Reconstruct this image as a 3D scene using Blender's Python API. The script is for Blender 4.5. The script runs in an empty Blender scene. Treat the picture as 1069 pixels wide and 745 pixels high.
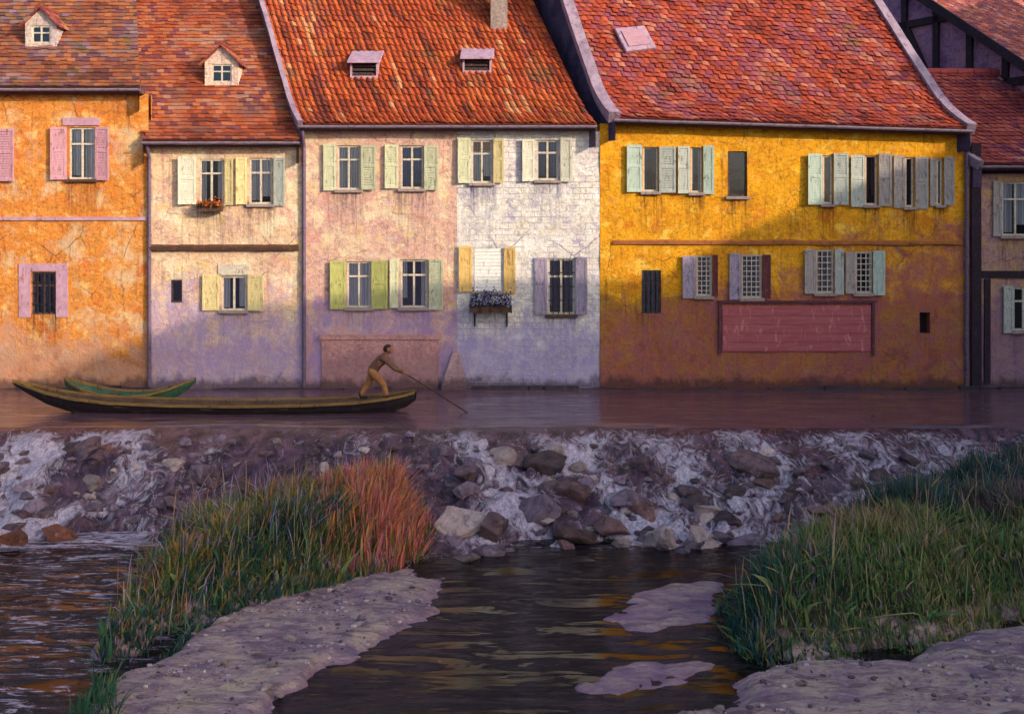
import bpy, bmesh, math, random
import numpy as np
from mathutils import Vector, Matrix, noise as mnoise

random.seed(7)
RNG = np.random.default_rng(7)
C = bpy.context.scene.collection
scene = bpy.context.scene

# ------------------------------------------------------------------ frame of reference
# X along the river, Y away from the viewer, Z up; upper pool at Z=0, facades at Y=29.
F, CX, HY, ZC = 1146.0, 534.5, 230.0, 4.43
FY = 29.0
LOW = -1.2
CREST = 23.6
def at(px, py, Y):
    return Vector(((px - CX) / F * Y, Y, ZC + (HY - py) / F * Y))
def fx(px): return (px - CX) / F * FY
def fz(py): return ZC + (HY - py) / F * FY
def gp(px, py, z=LOW):
    Y = F * (ZC - z) / (py - HY)
    return ((px - CX) * Y / F, Y)

SUN = Vector((0.775, -0.555, 0.309)).normalized()

# ------------------------------------------------------------------ helpers
def lin(h):
    if isinstance(h, str):
        v = [int(h[i:i + 2], 16) / 255 for i in (0, 2, 4)]
    else:
        v = [c / 255 for c in h]
    return tuple(c / 12.92 if c <= .04045 else ((c + .055) / 1.055) ** 2.4 for c in v)
def col4(h): return (*lin(h), 1.0)

def link(name, mesh, mat=None, parent=None, loc=None):
    o = bpy.data.objects.new(name, mesh)
    C.objects.link(o)
    if mat is not None and mesh is not None and len(mesh.materials) == 0:
        mesh.materials.append(mat)
    if parent is not None: o.parent = parent
    if loc is not None: o.location = loc
    return o
def thing(name, label, cat, loc=(0, 0, 0), group=None):
    o = bpy.data.objects.new(name, None)
    o.empty_display_size = .3
    C.objects.link(o); o.location = loc
    tag(o, label, cat, group)
    return o
def tag(o, label=None, cat=None, group=None, kind=None):
    if label: o['label'] = label
    if cat: o['category'] = cat
    if group: o['group'] = group
    if kind: o['kind'] = kind
    return o
def structure(o): o['kind'] = 'structure'; return o

class MB:
    """collects shapes into one mesh"""
    def __init__(s): s.v = []; s.f = []; s.c = []
    def add(s, vs, fs, color=None):
        n = len(s.v)
        s.v += [tuple(v) for v in vs]
        s.f += [tuple(i + n for i in f) for f in fs]
        s.c += [(1, 1, 1) if color is None else color] * len(vs)
    def box(s, a, b, color=None, jit=0):
        (x0, y0, z0), (x1, y1, z1) = a, b
        vs = [(x0, y0, z0), (x1, y0, z0), (x1, y1, z0), (x0, y1, z0), (x0, y0, z1), (x1, y0, z1), (x1, y1, z1), (x0, y1, z1)]
        if jit: vs = [tuple(c + random.uniform(-jit, jit) for c in v) for v in vs]
        s.add(vs, [(0, 3, 2, 1), (4, 5, 6, 7), (0, 1, 5, 4), (1, 2, 6, 5), (2, 3, 7, 6), (3, 0, 4, 7)], color)
    def hexa(s, vs, color=None):
        s.add(vs, [(0, 3, 2, 1), (4, 5, 6, 7), (0, 1, 5, 4), (1, 2, 6, 5), (2, 3, 7, 6), (3, 0, 4, 7)], color)
    def bar(s, p, q, w, h=None, color=None, up=Vector((0, 0, 1))):
        h = h or w
        p, q = Vector(p), Vector(q); d = (q - p).normalized()
        if abs(d.dot(up)) > .95: up = Vector((0, 1, 0))
        a = d.cross(up).normalized() * w / 2; b = a.cross(d).normalized() * h / 2
        s.hexa([p - a - b, p + a - b, p + a + b, p - a + b, q - a - b, q + a - b, q + a + b, q - a + b], color)
    def tube(s, pts, rads, n=10, color=None, cap=True):
        pts = [Vector(p) for p in pts]
        if not isinstance(rads, (list, tuple)): rads = [rads] * len(pts)
        vs = []; fs = []
        for i, p in enumerate(pts):
            d = (pts[min(i + 1, len(pts) - 1)] - pts[max(i - 1, 0)]).normalized()
            u = Vector((0, 0, 1)) if abs(d.z) < .9 else Vector((0, 1, 0))
            a = d.cross(u).normalized(); b = a.cross(d).normalized()
            for k in range(n):
                t = 2 * math.pi * k / n
                vs.append(p + (a * math.cos(t) + b * math.sin(t)) * rads[i])
        for i in range(len(pts) - 1):
            for k in range(n):
                fs.append((i * n + k, i * n + (k + 1) % n, (i + 1) * n + (k + 1) % n, (i + 1) * n + k))
        if cap:
            fs.append(tuple(range(n - 1, -1, -1))); fs.append(tuple((len(pts) - 1) * n + k for k in range(n)))
        s.add(vs, fs, color)
    def build(s, name, mat, parent=None, off=None, smooth=False, colors=False, bevel=0):
        me = bpy.data.meshes.new(name)
        vs = s.v
        if off is not None: vs = [(v[0] - off[0], v[1] - off[1], v[2] - off[2]) for v in vs]
        me.from_pydata(vs, [], s.f)
        if bevel:
            bm = bmesh.new(); bm.from_mesh(me)
            bmesh.ops.bevel(bm, geom=list(bm.edges), offset=bevel, segments=1, affect='EDGES', clamp_overlap=True)
            bm.to_mesh(me); bm.free()
        elif colors:
            at_ = me.color_attributes.new('Col', 'FLOAT_COLOR', 'POINT')
            at_.data.foreach_set('color', np.array([(*c, 1) for c in s.c], np.float32).ravel())
        if smooth: me.polygons.foreach_set('use_smooth', [True] * len(me.polygons))
        me.update()
        return link(name, me, mat, parent)

# ------------------------------------------------------------------ material nodes
class N:
    def __init__(s, name):
        s.m = bpy.data.materials.new(name); s.m.use_nodes = True
        s.t = s.m.node_tree; s.n = s.t.nodes; s.l = s.t.links
        s.b = s.n['Principled BSDF']; s.out = s.n['Material Output']
        s._co = None
    def new(s, t, **kw):
        n = s.n.new(t)
        for k, v in kw.items(): setattr(n, k, v)
        return n
    def set(s, sock, val):
        if hasattr(val, 'is_output') or isinstance(val, bpy.types.NodeSocket): s.l.new(val, sock)
        else: sock.default_value = val
    def co(s):
        if s._co is None: s._co = s.new('ShaderNodeTexCoord').outputs['Object']
        return s._co
    def map(s, scale=(1, 1, 1), rot=(0, 0, 0), vec=None):
        n = s.new('ShaderNodeMapping'); s.l.new(vec or s.co(), n.inputs[0])
        n.inputs['Scale'].default_value = scale; n.inputs['Rotation'].default_value = rot
        return n.outputs[0]
    def noise(s, scale, detail=4, rough=.55, dist=0, vec=None, col=False):
        n = s.new('ShaderNodeTexNoise'); s.l.new(vec or s.co(), n.inputs['Vector'])
        n.inputs['Scale'].default_value = scale; n.inputs['Detail'].default_value = detail
        n.inputs['Roughness'].default_value = rough; n.inputs['Distortion'].default_value = dist
        return n.outputs['Color' if col else 'Fac']
    def ramp(s, fac, stops, interp='LINEAR'):
        n = s.new('ShaderNodeValToRGB'); n.color_ramp.interpolation = interp
        s.l.new(fac, n.inputs[0]); e = n.color_ramp.elements
        while len(e) < len(stops): e.new(.5)
        for i, (p, c) in enumerate(stops):
            e[i].position = p; e[i].color = c if len(c) == 4 else (*c, 1)
        return n.outputs[0]
    def step(s, fac, lo, hi):
        n = s.new('ShaderNodeMapRange'); n.interpolation_type = 'SMOOTHSTEP'
        s.set(n.inputs[0], fac); n.inputs[1].default_value = lo; n.inputs[2].default_value = hi
        return n.outputs[0]
    def math(s, op, a, b=0.0, c=0.0):
        n = s.new('ShaderNodeMath', operation=op)
        s.set(n.inputs[0], a); s.set(n.inputs[1], b)
        if op == 'MULTIPLY_ADD': s.set(n.inputs[2], c)
        return n.outputs[0]
    def mix(s, fac, a, b, mode='MIX'):
        n = s.new('ShaderNodeMix', data_type='RGBA', blend_type=mode)
        s.set(n.inputs[0], fac); s.set(n.inputs[6], a); s.set(n.inputs[7], b)
        return n.outputs[2]
    def sep(s, vec=None):
        n = s.new('ShaderNodeSeparateXYZ'); s.l.new(vec or s.co(), n.inputs[0]); return n.outputs
    def bump(s, h, strength=.5, dist=.02, normal=None):
        n = s.new('ShaderNodeBump'); s.l.new(h, n.inputs['Height'])
        n.inputs['Strength'].default_value = strength; n.inputs['Distance'].default_value = dist
        if normal: s.l.new(normal, n.inputs['Normal'])
        return n.outputs[0]
    def attr(s, name='Col'):
        return s.new('ShaderNodeAttribute', attribute_name=name).outputs['Color']
    def done(s, color=None, rough=.8, normal=None, spec=.3):
        if color is not None: s.set(s.b.inputs['Base Color'], color)
        s.set(s.b.inputs['Roughness'], rough)
        s.b.inputs['Specular IOR Level'].default_value = spec
        if normal is not None: s.l.new(normal, s.b.inputs['Normal'])
        return s.m

def plaster(name, base, patches, stain='5a4438', damp=None, foot_z=1.2, scale=1.0, bump=1.0, brick=None, streak=.5, wear_or_shade=None, runoff=None):  # damp: foot tint, dampness and on some walls painted shade
    """lime plaster: mottled base, weathered patches [(colour, noise scale, threshold)], run-off streaks, dampness and painted shade low down"""
    n = N(name)
    k = len(base)
    big = n.noise(.9 * scale, 6, .62, .6)
    c = n.ramp(big, [(.28 + .44 * i / max(1, k - 1), col4(b)) for i, b in enumerate(base)])
    dab = n.noise(7, 5, .6, 1.2, n.map((1, 1, 1.6)))
    c = n.mix(n.step(dab, .35, .75), n.mix(.35, c, col4(base[0])), n.mix(.35, c, col4(base[-1])))
    hv = n.noise(3.6, 6, .68, 1.4, n.map((1, 1, 1.5)), True)
    c = n.mix(.62, c, n.mix(1, c, n.ramp(n.noise(5.5, 6, .7, 1.5, n.map((1, 1, 1.4), (0, .5, 0))), [(.34, (.38, .28, .3, 1)), (.48, (.95, .92, .92, 1)), (.62, (1.3, 1.24, 1.1, 1))]), 'MULTIPLY'))
    c = n.mix(.10, c, n.mix(1, c, hv, 'OVERLAY'))
    dk = n.noise(16, 3, .7, .5)
    c = n.mix(n.math('MULTIPLY', n.step(dk, .54, .68), .5), c, col4(stain))
    for i, (pc, sc, th) in enumerate(patches):
        v = n.map((1, 1, 1.15), (0, .3 * i, 0))
        nz = n.noise(sc, 8, .7, .25, n.mix(1, v, (3.1 * i + 1, 0, 7.7 * i + 2, 1), 'ADD'))
        c = n.mix(n.math('MULTIPLY', n.step(nz, th - .07, th + .05), .78), c, col4(pc))
    sv = n.map((5, 5, .42))
    st = n.step(n.noise(1.5, 5, .6, .2, sv), .53, .72)
    c = n.mix(n.math('MULTIPLY', st, streak), c, col4(stain))
    if runoff:
        ra = n.sep(n.attr())[0]
        rs = n.step(n.noise(1.0, 6, .65, .3, n.map((14, 14, 1.1))), .40, .62)
        rb = n.step(n.noise(3.5, 5, .65, .5), .35, .6)
        c = n.mix(n.math('MULTIPLY', ra, n.math('MULTIPLY_ADD', rs, .75, n.math('MULTIPLY', rb, .3))), c, col4(runoff))
        vo = n.new('ShaderNodeTexVoronoi', feature='DISTANCE_TO_EDGE'); n.l.new(n.mix(.12, n.map((.55, .55, .45)), n.noise(2.5, 5, .6, 0, col=True), 'ADD'), vo.inputs['Vector']); vo.inputs['Scale'].default_value = 1.3
        ck = n.math('MULTIPLY', n.step(vo.outputs['Distance'], .012, .003), n.step(n.noise(.7, 3), .5, .62))
        c = n.mix(n.math('MULTIPLY', ck, .7), c, col4(runoff))
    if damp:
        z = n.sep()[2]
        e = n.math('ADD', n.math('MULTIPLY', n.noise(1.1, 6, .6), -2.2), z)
        f = n.step(e, foot_z - 1.15, foot_z - 1.6)
        c = n.mix(n.math('MULTIPLY', f, .6), c, col4(damp))  # foot tint: dampness, with purple shade painted in on some walls
    if wear_or_shade:                                     # broad low area: wear on the orange wall, elsewhere mostly painted shade
        wc, wz, slope = wear_or_shade
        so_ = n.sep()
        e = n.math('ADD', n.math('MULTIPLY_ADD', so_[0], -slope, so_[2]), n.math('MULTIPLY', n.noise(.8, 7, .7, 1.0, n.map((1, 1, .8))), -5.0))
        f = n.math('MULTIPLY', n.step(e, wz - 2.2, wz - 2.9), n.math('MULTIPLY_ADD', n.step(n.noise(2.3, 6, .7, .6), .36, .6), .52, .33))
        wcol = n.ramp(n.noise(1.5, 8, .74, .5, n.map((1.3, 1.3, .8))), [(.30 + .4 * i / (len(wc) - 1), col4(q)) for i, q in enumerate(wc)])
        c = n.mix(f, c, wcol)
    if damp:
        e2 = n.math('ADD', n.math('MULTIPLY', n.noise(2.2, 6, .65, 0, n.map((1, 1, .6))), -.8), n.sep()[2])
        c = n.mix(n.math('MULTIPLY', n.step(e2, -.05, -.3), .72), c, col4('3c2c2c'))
    h = n.math('ADD', n.noise(9, 6, .65), n.math('MULTIPLY', n.noise(38, 3, .6), .35))
    nrm = n.bump(h, .75 * bump, .045)
    if brick:
        br = n.new('ShaderNodeTexBrick'); br.offset = .5
        rv = n.map((1, 1, 1), (math.radians(90), 0, 0))
        wob = n.mix(.035, rv, n.noise(3, 3, .5, 0, col=True), 'ADD')
        n.l.new(wob, br.inputs['Vector'])
        br.inputs['Scale'].default_value = 1; br.inputs['Brick Width'].default_value = .34
        br.inputs['Row Height'].default_value = .155; br.inputs['Mortar Size'].default_value = .016
        br.inputs['Mortar Smooth'].default_value = .6
        c = n.mix(n.math('MULTIPLY', br.outputs['Fac'], n.math('MULTIPLY', n.step(n.noise(1.6, 5), .38, .62), .8)), c, col4(brick))
        nrm = n.bump(br.outputs['Fac'], -.7, .03, nrm)
    return n.done(c, .92, nrm, .15)

def painted(name, c0, c1, wear_or_shade=None, rough=.65, scale=6, grain=(1, 1, 6)):
    n = N(name)
    c = n.mix(n.step(n.noise(scale, 5, .65, .4, n.map(grain)), .3, .7), col4(c0), col4(c1))
    if wear_or_shade: c = n.mix(n.math('MULTIPLY', n.step(n.noise(scale * 2.3, 6, .7, .6, n.map((1, 1, .35))), .56, .64), .8), c, col4(wear_or_shade))
    return n.done(c, rough, n.bump(n.noise(scale * 3, 4, .6, 0, n.map(grain)), .4, .01), .3)

def attr_mat(name, rough=.85, bump=.5, scale=22, vary=.35, dark='241a1c'):
    n = N(name)
    c = n.attr()
    v = n.noise(scale, 5, .65, .3)
    c = n.mix(n.math('MULTIPLY', n.step(v, .5, .78), vary), c, col4(dark))
    return n.done(c, rough, n.bump(v, bump, .02), .25)

# ------------------------------------------------------------------ camera, light, world
cam = bpy.data.cameras.new('camera'); cam.sensor_width = 36; cam.lens = F / 1069 * 36
cam.shift_y = -(372.5 - HY) / 1069; cam.clip_end = 2000; cam.clip_start = .1
co = bpy.data.objects.new('camera', cam); C.objects.link(co)
co.location = (0, 0, ZC); co.rotation_euler = (math.pi / 2, 0, 0)
scene.camera = co

sl = bpy.data.lights.new('sun', 'SUN'); sl.energy = 2.05; sl.angle = math.radians(.53); sl.color = (1, .86, .66)
so = bpy.data.objects.new('sun', sl); C.objects.link(so)
so.rotation_euler = SUN.to_track_quat('Z', 'Y').to_euler(); so.location = (30, -20, 30)

w = bpy.data.worlds.new('World'); scene.world = w; w.use_nodes = True
sky = w.node_tree.nodes.new('ShaderNodeTexSky'); sky.sky_type = 'NISHITA'; sky.sun_disc = False
sky.sun_elevation = math.asin(SUN.z); sky.sun_rotation = math.atan2(SUN.x, SUN.y)
sky.ozone_density = 2.2; sky.dust_density = 3.5
bg = w.node_tree.nodes['Background']; bg.inputs[1].default_value = .15
w.node_tree.links.new(sky.outputs[0], bg.inputs[0])
vs_ = scene.view_settings
scene.display_settings.display_device = 'sRGB'
vs_.view_transform = 'Standard'; vs_.look = 'None'; vs_.gamma = 1; vs_.exposure = 1.15; vs_.use_curve_mapping = False
scene.render.engine = 'CYCLES'
scene.cycles.max_bounces = 6; scene.cycles.diffuse_bounces = 3; scene.cycles.glossy_bounces = 3; scene.cycles.transparent_max_bounces = 10

# ------------------------------------------------------------------ shared materials
M = {}
M['frame'] = painted('window_paint', 'd0c4b0', 'a89888', '5a463c', .65, 9)
M['blind'] = painted('blind_white', 'ebe6dc', 'd6cfc6', 'a89c98')
M['frame_dark'] = painted('dark_window_paint', '4a3a3a', '2f2628', '6a5548')
M['sill'] = painted('sill_wood', '5a3a2a', '3c2822', '7a5a48')
M['sill_stone'] = painted('sill_stone', 'a08c84', '84706c', '54443e', .9)
M['surround'] = painted('lilac_surround', 'b88fa0', 'a07a8c', '8a5a4a', .9, 4, (1, 1, 1))
M['iron'] = painted('old_iron', '2a2224', '1c1618', '4a2e22', .6)
M['eave'] = painted('eave_wood', '5a3c3c', '40282e', '7e5a5a', .85)
M['gutter'] = painted('zinc_gutter', '8a7684', '6a5868', '4a3640', .55)
M['verge'] = painted('verge_mortar', 'a08a98', '7c6676', '5a4450', .9, 3, (1, 1, 1))
M['pipe'] = painted('downpipe_zinc', '6e5a6e', '544258', '3c2a34', .6)
M['lead'] = painted('lead_sheet', 'b090a0', '94768a', '6a4a58', .7, 4, (1, 1, 1))
M['timber'] = painted('dark_timber', '33222e', '231620', '4a343a', .85)
for k, (a, b, c_) in dict(pink=('c4929a', 'aa7884', '7e5050'), pale=('d2cbb8', 'b4b09c', '857a66'), mint=('b4bfae', '94a498', '66685c'),
                          green=('b4b06a', '969452', '666040'), palegreen=('c8c4a4', 'aaaa88', '726c54'), ochre=('d8b46c', 'be9656', '7c5a34'),
                          cream=('d9c88e', 'bda676', '8a6e4a'), sage=('b4b4aa', '94988e', '625a54'), grey=('a79c94', '857c7a', '5c4a44'),
                          lilac=('a394a4', '7e7084', '54404c'), maroon=('6e3038', '4e222c', '8a5a50')).items():
    M['sh_' + k] = painted('shutter_' + k, a, b, c_, .7, 5, (6, 6, 1))
def glass_mat():
    n = N('window_glass')
    tr = n.new('ShaderNodeBsdfTransparent'); tr.inputs[0].default_value = (.93, .95, .97, 1)
    gl = n.new('ShaderNodeBsdfGlossy'); gl.inputs['Roughness'].default_value = .04; gl.inputs[0].default_value = (.42, .46, .6, 1)
    n.l.new(n.bump(n.noise(2.5, 2), .15, .02), gl.inputs['Normal'])
    fr = n.new('ShaderNodeFresnel'); fr.inputs[0].default_value = 1.5
    mx = n.new('ShaderNodeMixShader')
    n.l.new(n.math('ADD', fr.outputs[0], .03), mx.inputs[0]); n.l.new(tr.outputs[0], mx.inputs[1]); n.l.new(gl.outputs[0], mx.inputs[2])
    n.l.new(mx.outputs[0], n.out.inputs[0]); return n.m
M['glass'] = glass_mat()
def cloth(name, a, b):
    n = N(name)
    wv = n.new('ShaderNodeTexWave'); n.l.new(n.map((1, 1, .08)), wv.inputs[0]); wv.inputs['Scale'].default_value = 5; wv.inputs['Distortion'].default_value = 3
    return n.done(n.mix(wv.outputs['Fac'], col4(a), col4(b)), .95, n.bump(wv.outputs['Fac'], .6, .03), .1)
M['curtain'] = cloth('white_curtain', 'e6dfd8', 'b8acb4')
M['curtain_blue'] = cloth('blue_curtain', '6a6c94', '4a4c78')
M['curtain_ochre'] = cloth('ochre_curtain', 'b8702c', '8a5228')
M['curtain_red'] = cloth('red_curtain', '8c4440', '6a3038')
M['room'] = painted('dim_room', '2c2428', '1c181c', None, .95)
M['tile'] = attr_mat('roof_tiles', .82, .8, 18, .4, '3a2024')

# ------------------------------------------------------------------ house walls
def facade(x0, x1, zb, ztl, ztr, ops, step=.14, amp=.02, seed=0, top=None):
    """front wall sheet at y=0 with real openings and reveals, world X/Z, returns MB in (X, FY, Z)"""
    m = MB()
    ztop = max(ztl, ztr)
    def lines(a, b, marks):
        ls = sorted(set([a, b] + [t for t in marks if a < t < b]))
        out = [ls[0]]
        for u, v in zip(ls, ls[1:]):
            k = max(1, int(round((v - u) / step)))
            out += [u + (v - u) * i / k for i in range(1, k + 1)]
        return out
    xs = lines(x0, x1, [o[0] for o in ops] + [o[2] for o in ops])
    zs = lines(zb, ztop, [o[1] for o in ops] + [o[3] for o in ops])
    idx = {}
    def zz(x, z):
        t = (x - x0) / (x1 - x0); zt = ztl + (ztr - ztl) * t
        zlim = ztop - .9
        return z if z <= zlim else zlim + (z - zlim) * (zt - zlim) / (ztop - zlim)
    def V(i, j):
        if (i, j) not in idx:
            x, z = xs[i], zs[j]
            y = FY + amp * mnoise.noise(Vector((x * .9 + seed * 5, 3.3, z * .9))) + .5 * amp * mnoise.noise(Vector((x * 3 + seed, 1.3, z * 3)))
            idx[(i, j)] = len(m.v); m.v.append((x, y, zz(x, z))); m.c.append((stain(x, z), 0, 0))
        return idx[(i, j)]
    def stain(x, z):
        f = 0
        for a, b, c, d in ops:
            if z < b + .02:
                w_ = max(0, 1 - max(0, a - .04 - x, x - c - .04) / .14); e = 1.2 if abs(min(x - a, c - x)) < .12 else .85
                f = max(f, w_ * e * math.exp(-(b - z) / .75))
            elif b <= z <= d + .1: f = max(f, .35 * max(0, 1 - max(a - x, x - c, 0) / .14))
        return f
    def inside(i, j):
        cx, cz = (xs[i] + xs[i + 1]) / 2, (zs[j] + zs[j + 1]) / 2
        return any(o[0] < cx < o[2] and o[1] < cz < o[3] for o in ops)
    hole = {(i, j): inside(i, j) for i in range(len(xs) - 1) for j in range(len(zs) - 1)}
    def inner(k):
        x, y, z = m.v[k]; m.v.append((x, FY + .28, z)); m.c.append((0, 0, 0)); return len(m.v) - 1
    for (i, j), h in hole.items():
        if not h: m.f.append((V(i, j), V(i + 1, j), V(i + 1, j + 1), V(i, j + 1)))
        else:
            for di, dj, a, b in ((-1, 0, (i, j + 1), (i, j)), (1, 0, (i + 1, j), (i + 1, j + 1)), (0, -1, (i, j), (i + 1, j)), (0, 1, (i + 1, j + 1), (i, j + 1))):
                if not hole.get((i + di, j + dj), False):
                    p, q = V(*a), V(*b); m.f.append((p, q, inner(q), inner(p)))
    return m
SKEW = -.43

class House:
    def __init__(s, name, label, x0, x1, ztl, ztr, depth=7.0, cat='house'):
        s.x0, s.x1, s.ztl, s.ztr, s.depth = x0, x1, ztl, ztr, depth
        s.loc = ((x0 + x1) / 2, FY, 0)
        s.root = thing(name, label, cat, s.loc)
        s.ops = []; s.todo = []
    def put(s, mb, name, mat, parent=None, **kw):
        o = mb.build(name, mat, parent or s.root, off=s.loc, **kw)
        return o
    def zt(s, x): return s.ztl + (s.ztr - s.ztl) * (x - s.x0) / (s.x1 - s.x0)
    def sides(s, mb, extra=0):
        """side and back walls"""
        d = s.depth; k = SKEW
        for x in (s.x0 + .02, s.x1 - .02):
            zt_ = s.zt(x)
            mb.hexa([(x - .01, FY + .3, -.8), (x + .01, FY + .3, -.8), (x + k * d + .01, FY + d, -.8), (x + k * d - .01, FY + d, -.8),
                     (x - .01, FY + .3, zt_), (x + .01, FY + .3, zt_), (x + k * d + .01, FY + d, zt_), (x + k * d - .01, FY + d, zt_)], (0, 0, 0))
        mb.add([(s.x0 + k * d, FY + d, -.8), (s.x1 + k * d, FY + d, -.8), (s.x1 + k * d, FY + d, s.ztr), (s.x0 + k * d, FY + d, s.ztl)], [(0, 1, 2, 3)], (0, 0, 0))
    def window(s, x0, y0, x1, y1, sh=(), sc='pale', curtain='curtain', cover=.8, bars=None, frame='frame', sill='sill_stone', transom=.32, mull=True, lattice=None, angle=None, blind=False, label=None):
        X0, X1, Z0, Z1 = fx(x0), fx(x1), fz(y1), fz(y0)
        s.ops.append((X0, Z0, X1, Z1))
        yf = FY + .045; fr = .05
        m = MB()
        m.box((X0 + .002, yf, Z0 + .002), (X0 + fr, yf + .06, Z1 - .002)); m.box((X1 - fr, yf, Z0 + .002), (X1 - .002, yf + .06, Z1 - .002))
        m.box((X0 + fr, yf, Z0 + .002), (X1 - fr, yf + .06, Z0 + fr)); m.box((X0 + fr, yf, Z1 - fr), (X1 - fr, yf + .06, Z1 - .002))
        xm = (X0 + X1) / 2
        zt = Z1 - (Z1 - Z0) * transom
        if mull:
            m.box((xm - .025, yf - .008, Z0 + fr), (xm + .025, yf + .05, Z1 - fr))
            if transom: 
                m.box((X0 + fr, yf - .004, zt - .025), (xm - .026, yf + .05, zt + .025)); m.box((xm + .026, yf - .004, zt - .025), (X1 - fr, yf + .05, zt + .025))
        win = s.put(m, 'window', M[frame])
        if label: win['label'] = label
        g = MB(); g.box((X0 + fr - .01, yf + .025, Z0 + fr - .01), (X1 - fr + .01, yf + .031, Z1 - fr + .01)); s.put(g, 'pane', M['glass'], win)
        if curtain:
            for side in ((0, 1) if cover < .95 else (2,)):
                c = MB(); n = 9
                wd = (X1 - X0) * (.5 * cover if side < 2 else 1)
                a = X0 + .01 if side != 1 else X1 - .01 - wd
                b = a + wd
                zl = Z0 + .01 + (random.uniform(0, .2) if side < 2 else 0) * (Z1 - Z0)
                vs = []
                for i in range(n + 1):
                    x = a + (b - a) * i / n
                    vs += [(x, yf + .07 + .02 * math.sin(i * 2.4), zl), (x, yf + .07 + .02 * math.sin(i * 2.4 + .3), Z1 - .01)]
                c.add(vs, [(2 * i, 2 * i + 2, 2 * i + 3, 2 * i + 1) for i in range(n)])
                s.put(c, 'curtain', M[curtain], win)
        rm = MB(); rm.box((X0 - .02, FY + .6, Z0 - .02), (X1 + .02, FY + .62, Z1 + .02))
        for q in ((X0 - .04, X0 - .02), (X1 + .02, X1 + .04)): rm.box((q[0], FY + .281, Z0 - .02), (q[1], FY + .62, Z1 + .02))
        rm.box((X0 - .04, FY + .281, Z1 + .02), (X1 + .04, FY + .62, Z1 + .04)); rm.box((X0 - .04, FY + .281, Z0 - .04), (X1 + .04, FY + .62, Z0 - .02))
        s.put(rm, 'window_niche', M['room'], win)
        if blind:
            b = MB(); k = 12
            for i in range(k):
                z0 = Z0 + (Z1 - Z0) * i / k; b.box((X0 + .01, FY + .005, z0 + .004), (X1 - .01, FY + .03, z0 + (Z1 - Z0) / k - .004), jit=.003)
            s.put(b, 'blind', M['blind'], win)
        if sill:
            b = MB(); b.box((X0 - .07, FY - .09, Z0 - .085), (X1 + .07, FY + .04, Z0 - .003)); s.put(b, 'sill', M[sill], win, bevel=.012)
        if bars:
            b = MB(); nx, nz = bars
            for i in range(1, nx): 
                x = X0 + (X1 - X0) * i / nx; b.tube([(x, FY + .012, Z0), (x, FY + .012, Z1)], .013, 6)
            for j in range(1, nz):
                z = Z0 + (Z1 - Z0) * j / nz; b.box((X0, FY + .0, z - .012), (X1, FY + .024, z + .012))
            s.put(b, 'window_bars', M['iron'], win)
        if lattice:
            b = MB(); nx, nz = lattice
            for i in range(nx + 1):
                x = X0 + .015 + (X1 - X0 - .03) * i / nx; b.box((x - .011, FY + .005, Z0), (x + .011, FY + .02, Z1))
            for j in range(nz + 1):
                z = Z0 + .015 + (Z1 - Z0 - .03) * j / nz; b.box((X0, FY - .002, z - .011), (X1, FY + .013, z + .011))
            s.put(b, 'lattice', M['frame'], win)
        for q in sh:
            if len(q) == 2: q = (*q, sc)
            s.shutter(q[0], q[1], y0 - 1, y1 + 1, q[2], win, hinge_right=(q[0] + q[1]) / 2 < (x0 + x1) / 2, angle=angle)
        return win
    def shutter(s, px0, px1, py0, py1, colr, win, hinge_right=True, angle=None):
        X0, X1, Z0, Z1 = fx(px0), fx(px1), fz(py1) + random.uniform(-.03, .03), fz(py0) + random.uniform(-.03, .03)
        wd = X1 - X0; m = MB(); t = .035
        a = math.radians(angle if angle is not None else random.uniform(3, 13))
        def bx(u0, u1, z0, z1, d0, d1):
            m.box((u0, -d1, z0), (u1, -d0, z1))
        fr = min(.055, wd * .22)
        bx(0, fr, Z0, Z1, 0, t); bx(wd - fr, wd, Z0, Z1, 0, t); bx(fr, wd - fr, Z0, Z0 + .07, .001, t - .002); bx(fr, wd - fr, Z1 - .07, Z1, .001, t - .002)
        zm = Z0 + (Z1 - Z0) * .55; bx(fr, wd - fr, zm - .035, zm + .035, .001, t - .002)
        k = max(8, int((Z1 - Z0) / .07))
        for i in range(k):                       # louvres
            z = Z0 + .07 + (Z1 - Z0 - .14) * i / k
            dz = (Z1 - Z0 - .14) / k
            m.hexa([(fr, -t + .004, z), (wd - fr, -t + .004, z), (wd - fr, -t + .012, z), (fr, -t + .012, z),
                    (fr, -.010, z + dz), (wd - fr, -.010, z + dz), (wd - fr, -.002, z + dz), (fr, -.002, z + dz)])
        vs = []
        for (u, d, z) in m.v:
            if hinge_right: uu = u - wd; x = X1 + uu * math.cos(a); y = FY - .02 + d + uu * math.sin(a)
            else: x = X0 + u * math.cos(a); y = FY - .02 + d - u * math.sin(a)
            vs.append((x, y, z))
        m.v = vs
        return s.put(m, 'shutter', M['sh_' + colr], win)

def roof_profile(slope, bell=.9, bell_slope=28, depth=4.3):
    """(dy, dz) polyline from the eave upwards"""
    pts = [(0, 0)]; d = 0; z = 0; n = 6
    for i in range(n):
        a = math.radians(bell_slope + (slope - bell_slope) * (i + .5) / n)
        d += bell / n; z += bell / n * math.tan(a); pts.append((d, z))
    pts.append((depth, z + (depth - d) * math.tan(math.radians(slope))))
    return pts
def prof(pts, s):
    """arc length -> (dy, dz, tangent)"""
    for (a, b), (c, d) in zip(pts, pts[1:]):
        L = math.hypot(c - a, d - b)
        if s <= L or (c, d) == pts[-1]:
            t = s / L; return a + (c - a) * t, b + (d - b) * t, ((c - a) / L, (d - b) / L)
        s -= L
def plen(pts): return sum(math.hypot(c - a, d - b) for (a, b), (c, d) in zip(pts, pts[1:]))

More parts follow.
